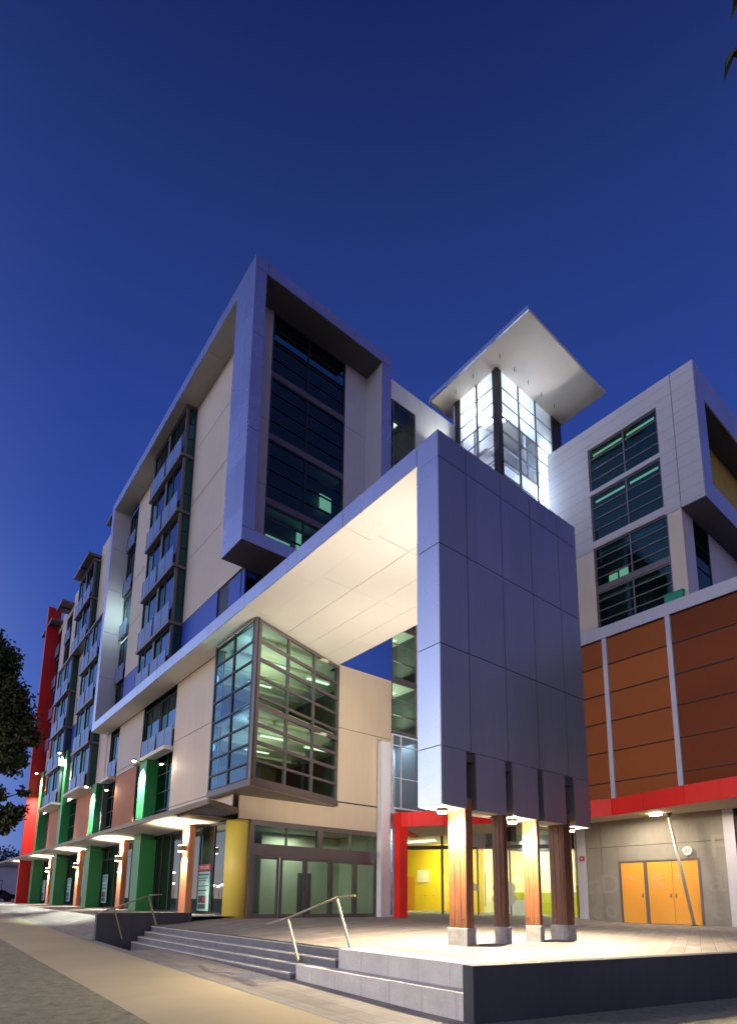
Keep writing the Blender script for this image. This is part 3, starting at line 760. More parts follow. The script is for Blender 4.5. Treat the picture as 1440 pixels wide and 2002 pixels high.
# wall facing the court (x = -21.7)
mb = MB(); panels(mb, 'x', -21.7, 1, [15.42, 18.88], [5.53, 9.08, 12.25], t=.05, gap=.03); panels(mb, 'x', -21.7, 1, [10.62, 18.88], [4.24, 5.45], t=.05)
mb.build('court_wall', 'cream_warm', ab)
box('court_wall_core', 'interior_dark', ab, -22.0, -21.76, 15.45, 18.86, 4.3, 28)
box('blue_band', 'blue_panel', ab, -21.76, -21.7, 10.4, 18.87, 12.28, 14.95)
mb = MB(); panels(mb, 'x', -21.75, 1, [17.1, 18.75], [14.98, 20, 25.1, 30.6], t=.04); panels(mb, 'x', -21.75, 1, [20.72, 22.4, 24.2], [9.6, 15, 20, 25.1, 30.6], t=.04)
panels(mb, 'x', -21.75, 1, [18.75, 20.72], [29.32, 30.6], t=.04)
mb.build('court_wall_upper', 'light_wall', ab)
mb = MB(); mb.box(-30, -21.82, 17.2, 18.7, 28.4, 30.55); mb.box(-30, -21.85, 20.75, 26, 5.6, 30.55); mb.box(-30, -21.85, 18.7, 20.76, 29.4, 30.55); mb.box(-30, -24.4, 17.2, 26, 5.6, 30.5)
mb.build('carcass', 'interior_dark', ab)
# tall stair window strip in the court corner: rooms behind with green-white ceilings
for i, (a, b) in enumerate(((9.62, 12.3), (12.5, 15.4), (15.6, 18.7), (18.9, 22.0), (22.2, 25.0), (25.1, 29.3))):
    n = 3; zz = [a + (b - a) * k / n for k in range(1, n)]
    window_x(ab, 18.9, 20.68, a, b, -21.72, zm=zz, ym=(), fr='frame_brown', gl='glass_bay', fw_=.07)
    box('room_ceiling', 'ceiling', ab, -24.3, -21.9, 18.72, 20.74, b - .02, b + .1)
    box('ceiling_lamp', 'panel_light', ab, -23.4, -22.9, 19.2, 20.3, b - .06, b - .03)
for z in (12.4, 15.5, 18.8, 22.1, 25.05): box('spandrel', 'frame_brown', ab, -21.81, -21.70, 18.9, 20.68, z - .11, z + .11)
# lower pale glazing and white post
window_x(ab, 18.93, 21.4, 5.55, 9.45, -21.68, ym=(19.56,), zm=(7.15, 8.85), fr='frame_white', gl='glass_link', fw_=.07)
window_x(ab, 18.6, 20.0, .2, 5.4, -21.72, ym=(19.1,), zm=(2.4, 3.9), fr='frame_white', gl='glass_link', fw_=.07)
box('link_room_back', 'light_wall', ab, -23.6, -23.5, 18.93, 21.4, 5.2, 9.5)
box('link_room_back', 'light_wall', ab, -23.6, -23.5, 18.93, 20.0, .2, 5.1); box('link_room_side', 'light_wall', ab, -23.5, -21.85, 20.0, 20.05, .1, 5.2)
box('white_post', 'frame_white', ab, -21.62, -21.28, 17.92, 18.50, .0, 8.78, bevel=.01)
# --- corner oriel (bay) with lit rooms
P0 = Vector((-19.52, 9.95)); PL = Vector((-23.42, 9.95)); P1 = Vector((-21.45, 15.38))
orl = MB(); orl.prism([(-23.44, 9.93), (-19.50, 9.93), (-21.42, 15.42), (-21.9, 15.42), (-21.9, 10.4), (-23.44, 10.4)], 5.22, 5.46)
ori = orl.build('oriel', 'frame_brown', ab)
MB().prism([(-23.40, 9.98), (-19.58, 9.98), (-21.45, 15.36), (-23.4, 15.36)], 5.20, 5.218).build('oriel_underside', 'concrete_pale', ori)
dR = (P1 - P0); LR = dR.length; dR = dR.normalized(); nR = Vector((dR.y, -dR.x))   # outward normal
def on_r(t, off=0): q = P0 + dR * t - nR * off; return (q.x, q.y)
mb = MB()
def rbar(t0, t1, z0, z1, dp=.12, off=0.):
    a, b = on_r(t0, off), on_r(t1, off); c, d = on_r(t1, off + dp), on_r(t0, off + dp); mb.prism([a, b, c, d], z0, z1)
rbar(0, .28, 5.46, 12.03); rbar(LR - .10, LR, 5.46, 12.03)
for t in (2.02, 3.82): rbar(t - .055, t + .055, 5.46, 12.03, off=.004)
for z, h in ((11.98, .10), (11.12, .07), (10.36, .07), (9.62, .05), (8.82, .05), (8.45, .11), (7.68, .07), (6.97, .07), (6.24, .05), (5.50, .07)):
    rbar(.28, LR - .1, z - h, z + (h if z < 11.9 else .05), off=.008, dp=.10)
for z in (10.75, 7.3):
    for t0, t1 in ((.28, 1.96), (2.08, 3.76), (3.88, LR - .1)): pass
orf = mb.build('window', 'frame_brown', ori)
a, b = on_r(.2, .06), on_r(LR - .05, .06)
MB().quad((a[0], a[1], 5.46), (b[0], b[1], 5.46), (b[0], b[1], 12.02), (a[0], a[1], 12.02)).build('pane', 'glass_bay', ori)
mb = MB()
for x in (-23.42, -21.60, -19.86): mb.box(x, x + (.09 if x != -19.86 else .33), 9.95, 10.05, 5.46, 12.03)
for z in (11.95, 11.13, 10.30, 9.42, 8.50, 7.66, 6.88, 6.12, 5.50): mb.box(-23.33, -19.86, 9.955, 10.04, z - .035, z + .035)
mb.build('window', 'frame_dark', ori)
MB().quad((-23.4, 10.0, 5.46), (-19.8, 10.0, 5.46), (-19.8, 10.0, 12.02), (-23.4, 10.0, 12.02)).build('pane', 'glass_bay_left', ori)
MB().quad((-23.40, 10.0, 5.46), (-23.40, 10.3, 5.46), (-23.40, 10.3, 12.02), (-23.40, 10.0, 12.02)).build('pane', 'glass_blue', ori)
# room interior behind the oriel
mb = MB(); mb.box(-29, -28.9, 10.4, 17.2, 5.4, 12.05); mb.box(-29, -22, 17.0, 17.1, 5.4, 12.05); mb.box(-28.9, -23.5, 10.38, 10.44, 5.4, 12.05)
mb.build('room_wall', 'room_mid', ab)
RP = [(-28.9, 10.46), (-23.3, 10.46), (-23.3, 10.12), (-19.85, 10.12), (-21.6, 15.2), (-22.05, 15.2), (-22.05, 17), (-28.9, 17)]
MB().prism(RP, 5.46, 5.5).build('room_floor', 'floor_in', ab)
MB().prism(RP, 8.42, 8.7).build('room_floor', 'ceiling', ab)
MB().prism(RP, 11.96, 12.0).build('room_ceiling', 'ceiling', ab)
for z in (8.28, 11.8):
    for k in range(4): box('ceiling_beam', 'interior', ab, -27 + k * 1.9, -26.7 + k * 1.9, 10.6, 14.4 if k == 3 else 16.4, z, z + .13)
mb = MB()
for z in (8.20, 11.7):
    for (x, y) in ((-22.8, 12.0), (-25.5, 12.6), (-23.2, 14.6)): mb.box(x, x + .15, y, y + 1.3, z, z + .05)
mb.build('ceiling_lamp', 'panel_light', ab)
for z, e in ((6.6, 38), (9.9, 75)):
    light('AREA', 'room_light', (-23.4, 12.4, z), (.88, 1, .74), e, ab, size=1.6, target=(-23.4, 12.4, 20))
    light('AREA', 'room_light', (-23.6, 13, z + 1.4), (.80, 1, .85), e * .07, ab, size=1.5, target=(-23.6, 13, 0))
light('POINT', 'room_light', (-21.4, 10.7, 8.0), (.75, .95, 1), 22, ab, size=.3); light('POINT', 'room_light', (-21.4, 10.7, 11.4), (.75, .95, 1), 30, ab, size=.3)
for z in (10.2, 13.2, 16.5): light('AREA', 'room_light', (-22.8, 19.7, z), (.85, 1, .74), 55, ab, size=1, target=(-22.8, 19.7, 30))
light('AREA', 'link_light', (-22.6, 20.2, 9.3), (.72, .9, 1), 170, ab, size=1, target=(-22.8, 20.2, 0))
light('AREA', 'link_light', (-22.6, 19.4, 4.6), (.72, .9, 1), 120, ab, size=1, target=(-22.8, 20.2, 0))
mb = MB(); mb.box(-27.5, -27.0, 11, 14, 5.5, 7.6); mb.box(-26.2, -25.4, 14.6, 16, 5.5, 6.3); mb.build('cupboard', 'interior_dark', ab)
# --- ground floor: wall of doors facing the court
box('floor', 'floor_in', ab, -30, -21.8, 11.0, 18.6, .1, .2)
mb = MB(); mb.box(-29, -28.9, 11, 18.5, .2, 4.3); mb.box(-29, -21.9, 18.5, 18.6, .2, 4.3); mb.box(-29, -21.8, 10.95, 18.6, 4.25, 4.33); mb.box(-25.6, -25.5, 13.8, 18.5, .2, 4.2)
mb.build('room_wall', 'interior', ab)
box('doorway', 'interior_dark', ab, -25.49, -25.45, 15.9, 16.7, .2, 2.3)
light('AREA', 'room_light', (-24.4, 15, 4.1), (.90, 1, .86), 70, ab, size=1.5, target=(-24.4, 15, 0))
light('AREA', 'room_light', (-27.2, 13, 4.1), (.70, .9, .85), 12, ab, size=1.5, target=(-27.2, 13, 0))
dw = MB()
dw.box(-21.82, -21.66, 11.18, 11.36, .19, 4.24); dw.box(-21.82, -21.66, 17.95, 18.12, .19, 4.24)
dw.box(-21.82, -21.66, 11.36, 17.95, 4.02, 4.24); dw.box(-21.82, -21.66, 11.36, 17.95, 2.74, 3.26); dw.box(-21.815, -21.665, 14.50, 14.80, 3.26, 4.02)
for q in (12.93, 16.40): dw.box(-21.80, -21.69, q - .03, q + .03, 3.26, 4.02)
dwo = dw.build('door_wall', 'frame_brown', ab)
MB().quad((-21.75, 11.3, 3.2), (-21.75, 18, 3.2), (-21.75, 18, 4.1), (-21.75, 11.3, 4.1)).build('pane', 'glass_bay', dwo)
for (a, b) in ((11.36, 12.62), (12.70, 13.92), (13.96, 15.28), (15.34, 16.66), (16.72, 17.94)):
    d = MB(); d.box(-21.79, -21.70, a, a + .09, .2, 2.73); d.box(-21.79, -21.70, b - .09, b, .2, 2.73); d.box(-21.788, -21.702, a + .09, b - .09, .2, .36); d.box(-21.788, -21.702, a + .09, b - .09, 2.63, 2.73)
    do = d.build('glass_door', 'frame_brown', ab)
    MB().quad((-21.745, a + .05, .3), (-21.745, b - .05, .3), (-21.745, b - .05, 2.68), (-21.745, a + .05, 2.68)).build('pane', 'glass_bay', do)
    MB().box(-21.69, -21.65, b - .07, b - .04, 1.1, 1.35).build('handle', 'steel', do)
# yellow column
mb = MB(); mb.tube((-22.38, 11.02, .1), (-22.38, 11.02, 4.22), .55, n=48); mb.build('round_column', 'yellow', ab)
# --- shopfront on the street
SY = 10.9
box('shop_floor', 'floor_in', ab, -68, -29.1, SY, 13.6, .1, .26)
mb = MB(); mb.box(-68, -29.2, 13.5, 13.6, .2, 4.4)
for x in (-33.0, -43.4, -54, -64.2): mb.box(x - .1, x + .1, 11.0, 13.5, .2, 4.4)
mb.build('shop_wall', 'interior_dark', ab)
box('shop_ceiling', 'interior_dark', ab, -68, -29.1, SY + .1, 13.6, 4.4, 4.5)
for k in range(5):
    xr = -22.95 if k == 0 else -26.0 - 10.4 * (k - 1) - 6.0 - .0
    # one shop window bay between consecutive pillars
    x1 = [-22.95, -33.25, -43.7, -54.25, -66][k]; x0 = [-31.98, -42.42, -52.97, -63.18, -68][k]
    if k == 4: continue
    w = x1 - x0; ms = [x0 + w * f for f in (.12, .30, .5, .66, .80, .90)] if k else [-31.2, -29.95, -28.5, -27.6, -26.15, -24.6]
    window_y(ab, x0, x1, .27, 4.32, SY, xm=ms, zm=() if k == 0 else (3.45,), fr='frame_dark', gl='glass_shop', fw_=.09, name='shop_window')
box('sill', 'concrete', ab, -68, -22.9, SY - .03, SY + .1, .1, .262)
# --- pillars
for (x1, zt) in ((-32.0, 8.70), (-42.45, 8.75), (-53.0, 13.2), (-63.2, 13.05)):
    mb = MB(); mb.box(x1 - 1.2, x1, 10.0, 10.86, .1, 4.10); mb.box(x1 - 1.2, x1, 10.0, 10.70, 4.115, 5.3); mb.box(x1 - 1.2, x1, 10.0, 10.70, 5.315, zt)
    mb.build('pillar', 'green', ab, bevel=.008)
box('red_fin', 'red_deep', ab, -66.1, -65.5, 9.19, 10.4, .1, 31.05, bevel=.01)
box('red_fin_cap', 'red', ab, -66.12, -65.48, 9.17, 10.42, 31.05, 31.12)
for z in (12.05, 15.42, 18.7): box('red_panel', 'red', ab, -63.3, -62.2, YF - .08, YF, z - 1, z + .6)
# narrow terracotta lamp piers
for x in (-26.4, -36.4, -46.9, -57.2, -67.3):
    MB().box(x - .4, x + .4, 10.3, 10.6, .1, 4.34).build('lamp_pier', 'terracotta', ab, bevel=.01)
# --- street awning
aw = MB(); aw.box(-78, -20.45, 8.72, 8.86, 4.46, 4.66)
aw.prism([(-20.58, 8.86), (-20.45, 8.86), (-21.72, 10.62), (-21.85, 10.62)], 4.44, 4.66)
awo = aw.build('awning', 'steel', ab)
aw = MB(); aw.box(-78, -24.2, 8.86, 9.35, 4.60, 4.64); aw.box(-78, -24.2, 9.35, 10.0, 4.645, 4.66)
aw.build('awning_roof', 'metal_panel', awo)
mb = MB(); xs_ = [-78, -67, -56.5, -46, -35.5, -24.2]
for a, b in zip(xs_, xs_[1:]): mb.prism([(a + .01, 8.86), (b - .01, 8.86), (b - .01, 10.95), (a + .01, 10.95)], [4.45, 4.45, 4.34, 4.34], [4.47, 4.47, 4.36, 4.36])
mb.build('awning_soffit', 'soffit', awo)
for k in range(7):
    y = 9.02 + k * .24
    MB().box(-24.2, -20.7 - (y - 8.86) * .72, y, y + .06, 4.42, 4.56).build('awning_slat', 'steel', awo)
MB().box(-24.2, -23.0, 9.0, 10.9, 4.36, 4.40).build('awning_bracket', 'steel', awo)

# ================================================================ lift tower
lt = thing('lift_tower', 'glowing glass lift tower with black corner columns under a broad pale flat roof', 'tower', (-20, 27, 0))
XL, YL, ZR = -18.35, 24.1, 32.1
for (a, b, c, d) in ((XL - .38, XL, YL, YL + .40), (XL - .30, XL, 29.62, 30.68), (-21.72, -21.30, YL, YL + .3)):
    box('column', 'column_black', lt, a, b, c, d, 4, 32.2)
mb = MB(); rows = [31.1, 30.1, 29.15, 28.15, 27.2, 26.2, 25.2, 24.2, 23.2, 22.2, 21.2]
for y in (26.15, 27.87): mb.box(XL - .10, XL - .02, y - .07, y + .07, 15, 32.2)
for r_ in rows: mb.box(XL - .12, XL - .03, YL + .4, 29.62, r_ - .022, r_ + .022)
for x in (-19.98,): mb.box(x - .06, x + .06, YL + .03, YL + .13, 15, 32.2)
for r_ in rows: mb.box(-21.3, XL - .38, YL + .035, YL + .10, r_ - .022, r_ + .022)
mb.build('mullions', 'mullion_grey', lt)
rr_ = [32.2] + rows + [15]
cols_y = [YL + .4, 26.15, 27.87, 29.62]
for j in range(len(rr_) - 1):
    z1, z0 = rr_[j], rr_[j + 1]
    for i in range(3):
        fr_p = j < 3 or i == 2 or (i == 1 and j in (6, 7))
        MB().quad((XL - .06, cols_y[i] + .01, z0), (XL - .06, cols_y[i + 1] - .01, z0), (XL - .06, cols_y[i + 1] - .01, z1), (XL - .06, cols_y[i] + .01, z1)).build('pane', 'glass_frost' if fr_p else 'glass_lift', lt)
    for (a, b) in ((-21.3, -19.99), (-19.97, XL - .38)):
        MB().quad((a, YL + .07, z0), (b, YL + .07, z0), (b, YL + .07, z1), (a, YL + .07, z1)).build('pane', 'glass_frost' if j < 3 else 'glass_lift', lt)
# inside: landings, shaft frame, rear wall, tubes
mb = MB(); mb.box(-21.8, -21.72, YL, 30.6, 4, 32.1); mb.box(-21.7, XL - .4, 30.45, 30.6, 4, 32.1); mb.build('shaft_wall', 'light_wall', lt)
mb = MB()
for z in (17.5, 20.8, 24.1, 27.4): mb.box(-21.7, -19.5, YL + .3, 30.4, z, z + .3)
mb.build('landing', 'light_wall', lt)
mb = MB()
for z in range(16, 29, 1): mb.bar((-21.2, 25.2, z), (-19.0, 25.2, z), .05, .22); mb.bar((-19.0, 25.2, z), (-19.0, 27.6, z), .05, .22)
for (x, y) in ((-19.0, 25.2), (-19.0, 27.6), (-21.0, 25.2), (-21.0, 27.6)): mb.bar((x, y, 5), (x, y, 31.5), .16, .16)
mb.build('shaft_frame', 'light_wall', lt)
for (a, b) in ((25.3, 27.3), (28.6, 30.2), (23.2, 24.6)):
    pass
MB().box(-18.85, -18.72, 28.85, 29.15, 23.0, 30.0).build('light_tube', 'tube', lt)
MB().box(-21.3, -20.6, 24.9, 26.5, 31.5, 31.6).box(-20.2, -19.4, 27.6, 28.6, 24.6, 25.3).box(-19.9, -19.5, 25.6, 26.6, 31.0, 31.1).build('lamp_panel', 'lamp_cool', lt)
light('POINT', 'shaft_light', (-20.2, 25.0, 30.6), (.90, .96, 1), 36, lt, size=.3)
light('POINT', 'shaft_light', (-19.2, 28.6, 26.4), (.40, .68, 1), 85, lt, size=.3)
light('POINT', 'shaft_light', (-19.5, 26.8, 30.6), (.50, .76, 1), 66, lt, size=.3)
light('POINT', 'shaft_light', (-20.6, 24.9, 27.2), (1, .9, .8), 25, lt, size=.3)
rf = MB().prism([(-22.75, 22.85), (-15.15, 22.75), (-15.25, 30.8), (-22.75, 30.9)], 32.22, 32.42).build('roof', 'roof_panel', lt, bevel=.02)
MB().prism([(-22.6, 22.75 + .0), (-15.12, 22.70), (-15.12, 22.745), (-22.6, 22.845)], 32.20, 32.5).build('roof_edge', 'metal_panel', rf)
mb = MB()
for t in range(5): mb.box(-17.75, -17.72, 23.6 + t * 1.35, 23.63 + t * 1.35, 31.95, 32.22)
mb.box(-19.6, -19.57, 23.4, 23.43, 31.95, 32.22); mb.box(-21, -20.97, 23.4, 23.43, 31.95, 32.22)
mb.build('soffit_rod', 'frame_dark', rf)
light('SPOT', 'roof_uplight', (-18.15, 27.6, 28.8), (.92, .93, 1), 190, lt, size=.1, target=(-16.6, 25.6, 32.3), angle=75, blend=.15)
light('SPOT', 'roof_uplight', (-18.9, 23.6, 26.0), (1, .88, .74), 160, lt, size=.1, target=(-18.6, 23.3, 32.3), angle=80, blend=.3)
light('SPOT', 'roof_uplight', (-17.6, 29.6, 27.0), (1, .84, .68), 330, lt, size=.1, target=(-16.4, 29.3, 32.3), angle=80, blend=.3)
light('SPOT', 'wall_uplight', (-20.6, 23.3, 28.3), (.95, 1, .82), 200, lt, size=.08, target=(-21.8, 22.0, 29.7), angle=95, blend=.5)

# ================================================================ office building (rear right)
ob = thing('office_building', 'pale rear building with copper mesh screens, a red canopy edge and orange doors', 'building', (-8, 32, 0))
YB = 29.0
mb = MB(); mb.box(-22, -11.2, YB + 1.6, 44, 20.97, 28.85); mb.box(-22, -10.95, YB + 1.6, 44, 6, 20.97); mb.box(-10.9, 6, YB + 5, 44, 6, 16); mb.box(-17, 6, YB + .9, 44, .0, 6)
mb.build('carcass', 'interior_dark', ob)
def wy(name, mat, x0, x1, z0, z1, y=YB): return box(name, mat, ob, x0, x1, y, y + .07, z0, z1)
wy('wall', 'tiled_wall', -22, -15.70, 20.97, 28.9); wy('wall', 'tiled_wall', -11.66, -10.86, 20.97, 28.9); wy('wall', 'tiled_wall', -10.83, -9.7, 20.97, 28.9)
wy('wall', 'tiled_wall', -15.70, -11.66, 27.48, 28.9); wy('wall', 'tiled_wall', -15.70, -11.66, 24.42, 24.70); wy('wall', 'tiled_wall', -15.70, -11.66, 21.05, 21.48)
wy('wall', 'cream', -22, -15.70, 15.9, 20.94); wy('corner_column', 'cream', -11.55, -10.85, 16, 20.94)
box('joint_line', 'joint', ob, -11.55, -10.9, YB + .01, YB + .08, 15.9, 20.9)
for (a, b, zz) in ((24.70, 27.48, (25.4, 26.1, 26.8)), (21.48, 24.42, (22.2, 22.9, 23.6)), (18.60, 21.05, (19.2, 19.8, 20.4)), (16.05, 18.30, (16.6, 17.2, 17.8))):
    w = window_y(ob, -15.70, -11.66 if b > 21.1 else -11.55, a, b, YB + .1, xm=(-13.6,), zm=zz, fr='frame_brown', gl='glass_dark', fw_=.09)
    box('blind', 'interior_glow' if a > 21 else 'ceiling', w, -15.5, -13.75, YB + .24, YB + .26, b - .42, b - .28); box('blind', 'interior_glow' if a > 21 else 'ceiling', w, -13.45, -11.9, YB + .24, YB + .26, b - .42, b - .28)  # upper blinds carry indoor light as a glow in their material
wy('spandrel', 'frame_brown', -15.68, -11.57, 18.30, 18.60, YB + .06)
box('glowing_card', 'interior_glow', ob, -15.0, -14.5, YB + .24, YB + .26, 18.75, 19.15); box('glowing_card', 'interior_glow', ob, -14.4, -13.9, YB + .24, YB + .26, 18.75, 19.2)  # cards given a glow of their own in place of room light
# upper block end face and its recess
XB = -9.68
mb = MB(); mb.box(XB - .07, XB, YB + .07, 30.12, 20.97, 28.9); mb.box(XB - .07, XB, 30.12, 44, 27.15, 28.9); mb.box(XB - .07, XB, 30.12, 44, 20.97, 22.15)
mb.build('end_frame', 'metal_panel', ob)
box('recess_wall', 'ochre', ob, XB - 1.3, XB - 1.2, 30.0, 44, 22.1, 27.2); box('recess_ceiling', 'eave_dark', ob, XB - 1.2, XB - .08, 30.0, 44, 27.16, 27.3); box('recess_floor', 'metal_dark', ob, XB - 1.2, XB - .08, 30.0, 44, 22.0, 22.14); box('roof_sheet', 'metal_dark', ob, -22, XB - .1, YB + .1, 44, 28.86, 28.895)
box('recess_side', 'metal_dark', ob, XB - 1.2, XB - .08, 30.04, 30.12, 22.15, 27.15)
box('block_underside', 'eave_dark', ob, -10.9, XB, YB, 44, 20.93, 20.965)
mb = MB(); mb.box(-10.92, -10.85, YB + .07, 30.3, 15.5, 20.93); mb.box(-10.92, -10.85, 32.3, 44, 15.5, 20.93); mb.build('side_wall', 'light_wall', ob)
window_x(ob, 30.3, 32.3, 15.6, 20.9, -10.86, zm=(17, 18.3, 19.6), gl='glass_dark')
# podium: cap, posts, mesh screens
wy('podium_cap', 'light_wall', -22, 6, 15.36, 15.98, YB - .25)
box('podium_cap_top', 'light_wall', ob, -22, 6, YB - .25, YB + 5, 15.98, 16.02)
for x in (-18.6, -15.31, -11.90, -8.5, -5.1):
    box('screen_post', 'light_wall', ob, x - .12, x + .12, YB - .22, YB + .05, 6.1, 15.36)
sz = [5.7, 7.28, 8.95, 10.6, 12.2, 13.82, 15.34]
for i, (a, b) in enumerate(((-18.45, -15.46), (-15.16, -12.05), (-11.75, -8.65), (-8.35, -5.25))):
    for j in range(6):
        s_ = MB().box(a, b, YB - .1, YB - .06, sz[j] + .03, sz[j + 1] - .03).build('mesh_screen', 'mesh_screen' if i < 2 else 'mesh_screen_dark_refl', ob)
        f = MB(); z0, z1 = sz[j] + .03, sz[j + 1] - .03
        f.box(a, a + .22, YB - .04, YB, z0, z1); f.box(b - .22, b, YB - .04, YB, z0, z1); f.box(a + .22, b - .22, YB - .04, YB, z0, z0 + .1); f.box(a + .22, b - .22, YB - .04, YB, z1 - .1, z1)
        f.build('screen_frame', 'copper', s_)
box('screen_void', 'interior_dark', ob, -22, 6, YB + .6, YB + .65, 6, 15.3)
mb = MB(); 
for j in range(1, 6): mb.box(-18.45, -5.25, YB - .16, YB - .10, sz[j] - .02, sz[j] + .02)
mb.build('screen_rail', 'frame_dark', ob)
# concrete ground wall and its doors
mb = MB()
for (a, b, c, d) in ((-17.15, -16.3, .0, 3.85), (-17.15, -16.3, 3.87, 5.3), (-16.28, -15.36, 0, 3.85), (-16.28, -10.32, 3.87, 5.3), (-15.36, -11.44, 3.10, 3.85), (-11.44, -10.32, 0, 3.85)):
    mb.box(a + .004, b - .004, YB, YB + .2, c, d)
mb.build('concrete_wall', 'concrete', ob)
wy('corner_pier', 'light_wall', -10.30, -9.85, 0, 5.3, YB - .05)
window_y(ob, -9.85, -4, .1, 5.3, YB + .1, xm=(-8,), zm=(4.25,), fr='frame_dark', gl='glass_shop')
wy('corner_pier', 'light_wall', -17.7, -17.18, 0, 5.3, YB - .05)
df = MB(); df.box(-15.36, -15.27, YB - .03, YB + .1, 0, 3.10); df.box(-11.53, -11.44, YB - .03, YB + .1, 0, 3.10); df.box(-15.27, -11.53, YB - .03, YB + .1, 3.02, 3.10); df.box(-14.08, -13.92, YB - .03, YB + .1, 0, 3.02)
dfo = df.build('door_frame', 'frame_brown', ob)
for (a, b, hx) in ((-15.26, -14.09, -14.2), (-13.91, -12.73, -12.85), (-12.71, -11.54, -12.6)):
    d = MB().box(a, b, YB + .0, YB + .05, .02, 3.01).build('orange_door', 'door_orange', ob)
    MB().box(hx - .03, hx + .03, YB - .02, YB, 1.25, 1.45).bar((hx - .07, YB - .05, 1.33), (hx + .05, YB - .05, 1.33), .02, .02).build('handle', 'steel', d)
    t = MB()
    if hx == -14.2:
        t.box(-14.85, -14.65, YB - .006, YB - .002, 2.15, 2.32); t.box(-14.62, -14.50, YB - .006, YB - .002, 2.10, 2.22)
    else:
        rnd = random.Random(int(-hx * 100))
        for k in range(11 if hx == -12.85 else 6):
            z = 2.42 - k * .075; t.box(a + .12, a + .12 + rnd.uniform(.45, .98), YB - .006, YB - .002, z, z + .035)
    t.build('door_lettering', 'door_text', d)
def text(name, s_, size, loc, rot, mat, parent, ext=.003, bold=0.):
    cu = bpy.data.curves.new(name, 'FONT'); cu.body = s_; cu.size = size; cu.extrude = ext; cu.offset = bold
    cu.align_x = 'CENTER'; cu.align_y = 'CENTER'
    o = bpy.data.objects.new(name, cu); COL.objects.link(o); o.location = loc; o.rotation_euler = rot
    bpy.context.view_layer.update()
    dg = bpy.context.evaluated_depsgraph_get(); me = bpy.data.meshes.new_from_object(o.evaluated_get(dg))
    me.materials.clear(); me.materials.append(MATS[mat])
    o2 = bpy.data.objects.new(name, me); COL.objects.link(o2); o2.location = loc; o2.rotation_euler = rot
    bpy.data.objects.remove(o)
    if parent: attach(o2, parent)
    return o2
for s_, x, z, h in (('n', -16.75, 1.9, 1.7), ('D', -15.88, 1.9, 1.4), ('o', -15.9, .62, 1.3), ('6', -16.7, .5, 1.2), ('F', -10.62, 3.55, 1.5), ('a', -10.8, 2.05, 1.7), ('e', -10.8, .75, 1.5)):
    text('wall_graphic', s_, h, (x, YB - .006, z), (R(90), 0, 0), 'graphic', ob, bold=.01)
# red canopy running from the portal to the right
cp = [(-20.35, 18.30, 4.42, 5.12), (-19.9, 18.62, 4.42, 5.12), (-18.75, 19.5, 4.46, 5.18), (-17.9, 21.0, 4.58, 5.32), (-17.0, 22.9, 4.75, 5.5), (-15.9, 25.3, 5.0, 5.8), (-15.15, 26.2, 5.13, 5.95), (-14.25, 26.55, 5.15, 5.97), (-12.5, 26.15, 5.15, 5.97), (-10.5, 25.65, 5.15, 5.97), (-8.3, 25.3, 5.15, 5.97), (-5, 25.0, 5.15, 5.97), (0, 24.8, 5.15, 5.97)]
mb = MB()
for p, q in zip(cp, cp[1:]):
    a = Vector(p[:2]); b = Vector(q[:2]); d = (b - a).normalized(); n = Vector((-d.y, d.x)) * .08
    g = d * .008
    mb.prism([a + g, b - g, b - g + n, a + g + n], [p[2], q[2], q[2], p[2]], [p[3], q[3], q[3], p[3]])
rc = mb.build('red_canopy', 'red', ob)
mb = MB(); bk = [(-23.6, 22.2), (-23.4, 22.6), (-22.4, 23.4), (-21.0, 25.2), (-19.6, 27.0), (-18.0, 29.0), (-17, 29.02), (-14.25, 29.02), (-12.5, 29.02), (-10.5, 29.02), (-8.3, 29.02), (-5, 29.02), (0, 29.02)]
for i in range(len(cp) - 1):
    p, q = cp[i], cp[i + 1]; a, b = bk[i], bk[i + 1]
    mb.quad((p[0], p[1], p[2] + .03), (a[0], a[1], p[2] + .10), (b[0], b[1], q[2] + .10), (q[0], q[1], q[2] + .03))
    mb.quad((p[0], p[1], p[3] - .03), (q[0], q[1], q[3] - .03), (b[0], b[1], q[3] - .03), (a[0], a[1], p[3] - .03))
mb.build('canopy_soffit', 'cream_warm', rc)
# portal leg
box('portal_leg', 'red', ob, -20.72, -20.30, 18.22, 18.72, .0, 5.13, bevel=.008)
MB().prism([(-20.9, 18.3), (-20.35, 18.26), (-20.35, 18.34), (-23.2, 22.2), (-23.6, 22.2)], 4.42, 5.12).build('portal_side', 'red', ob)
# leaning prop
pp = MB(); pp.tube((-11.58, 28.2, .02), (-12.35, 28.2, 5.16), .065, n=16); ppo = pp.build('leaning_prop', 'prop_steel', ob)
MB().tube((-11.58, 28.2, .0), (-11.58, 28.2, .04), .15, n=16).tube((-12.33, 28.2, 5.0), (-12.36, 28.2, 5.2), .05, .2, n=12).build('prop_plate', 'joint', ppo)
o = MB().box(-12.95, -12.5, 27.6, 27.9, 5.10, 5.16).build('canopy_lamp', 'lamp_warm'); tag(o, 'small flat lamp under the red canopy beside the leaning steel prop', 'lamp', 'ceiling lamps')
light('AREA', 'canopy_light', (-13.5, 27.3, 5.05), (1, .87, .66), 190, o, size=.3, target=(-13.5, 27.3, 0))
light('AREA', 'canopy_light', (-9.5, 27.0, 5.05), (1, .87, .66), 130, o, size=.3, target=(-9.5, 27.0, 0))

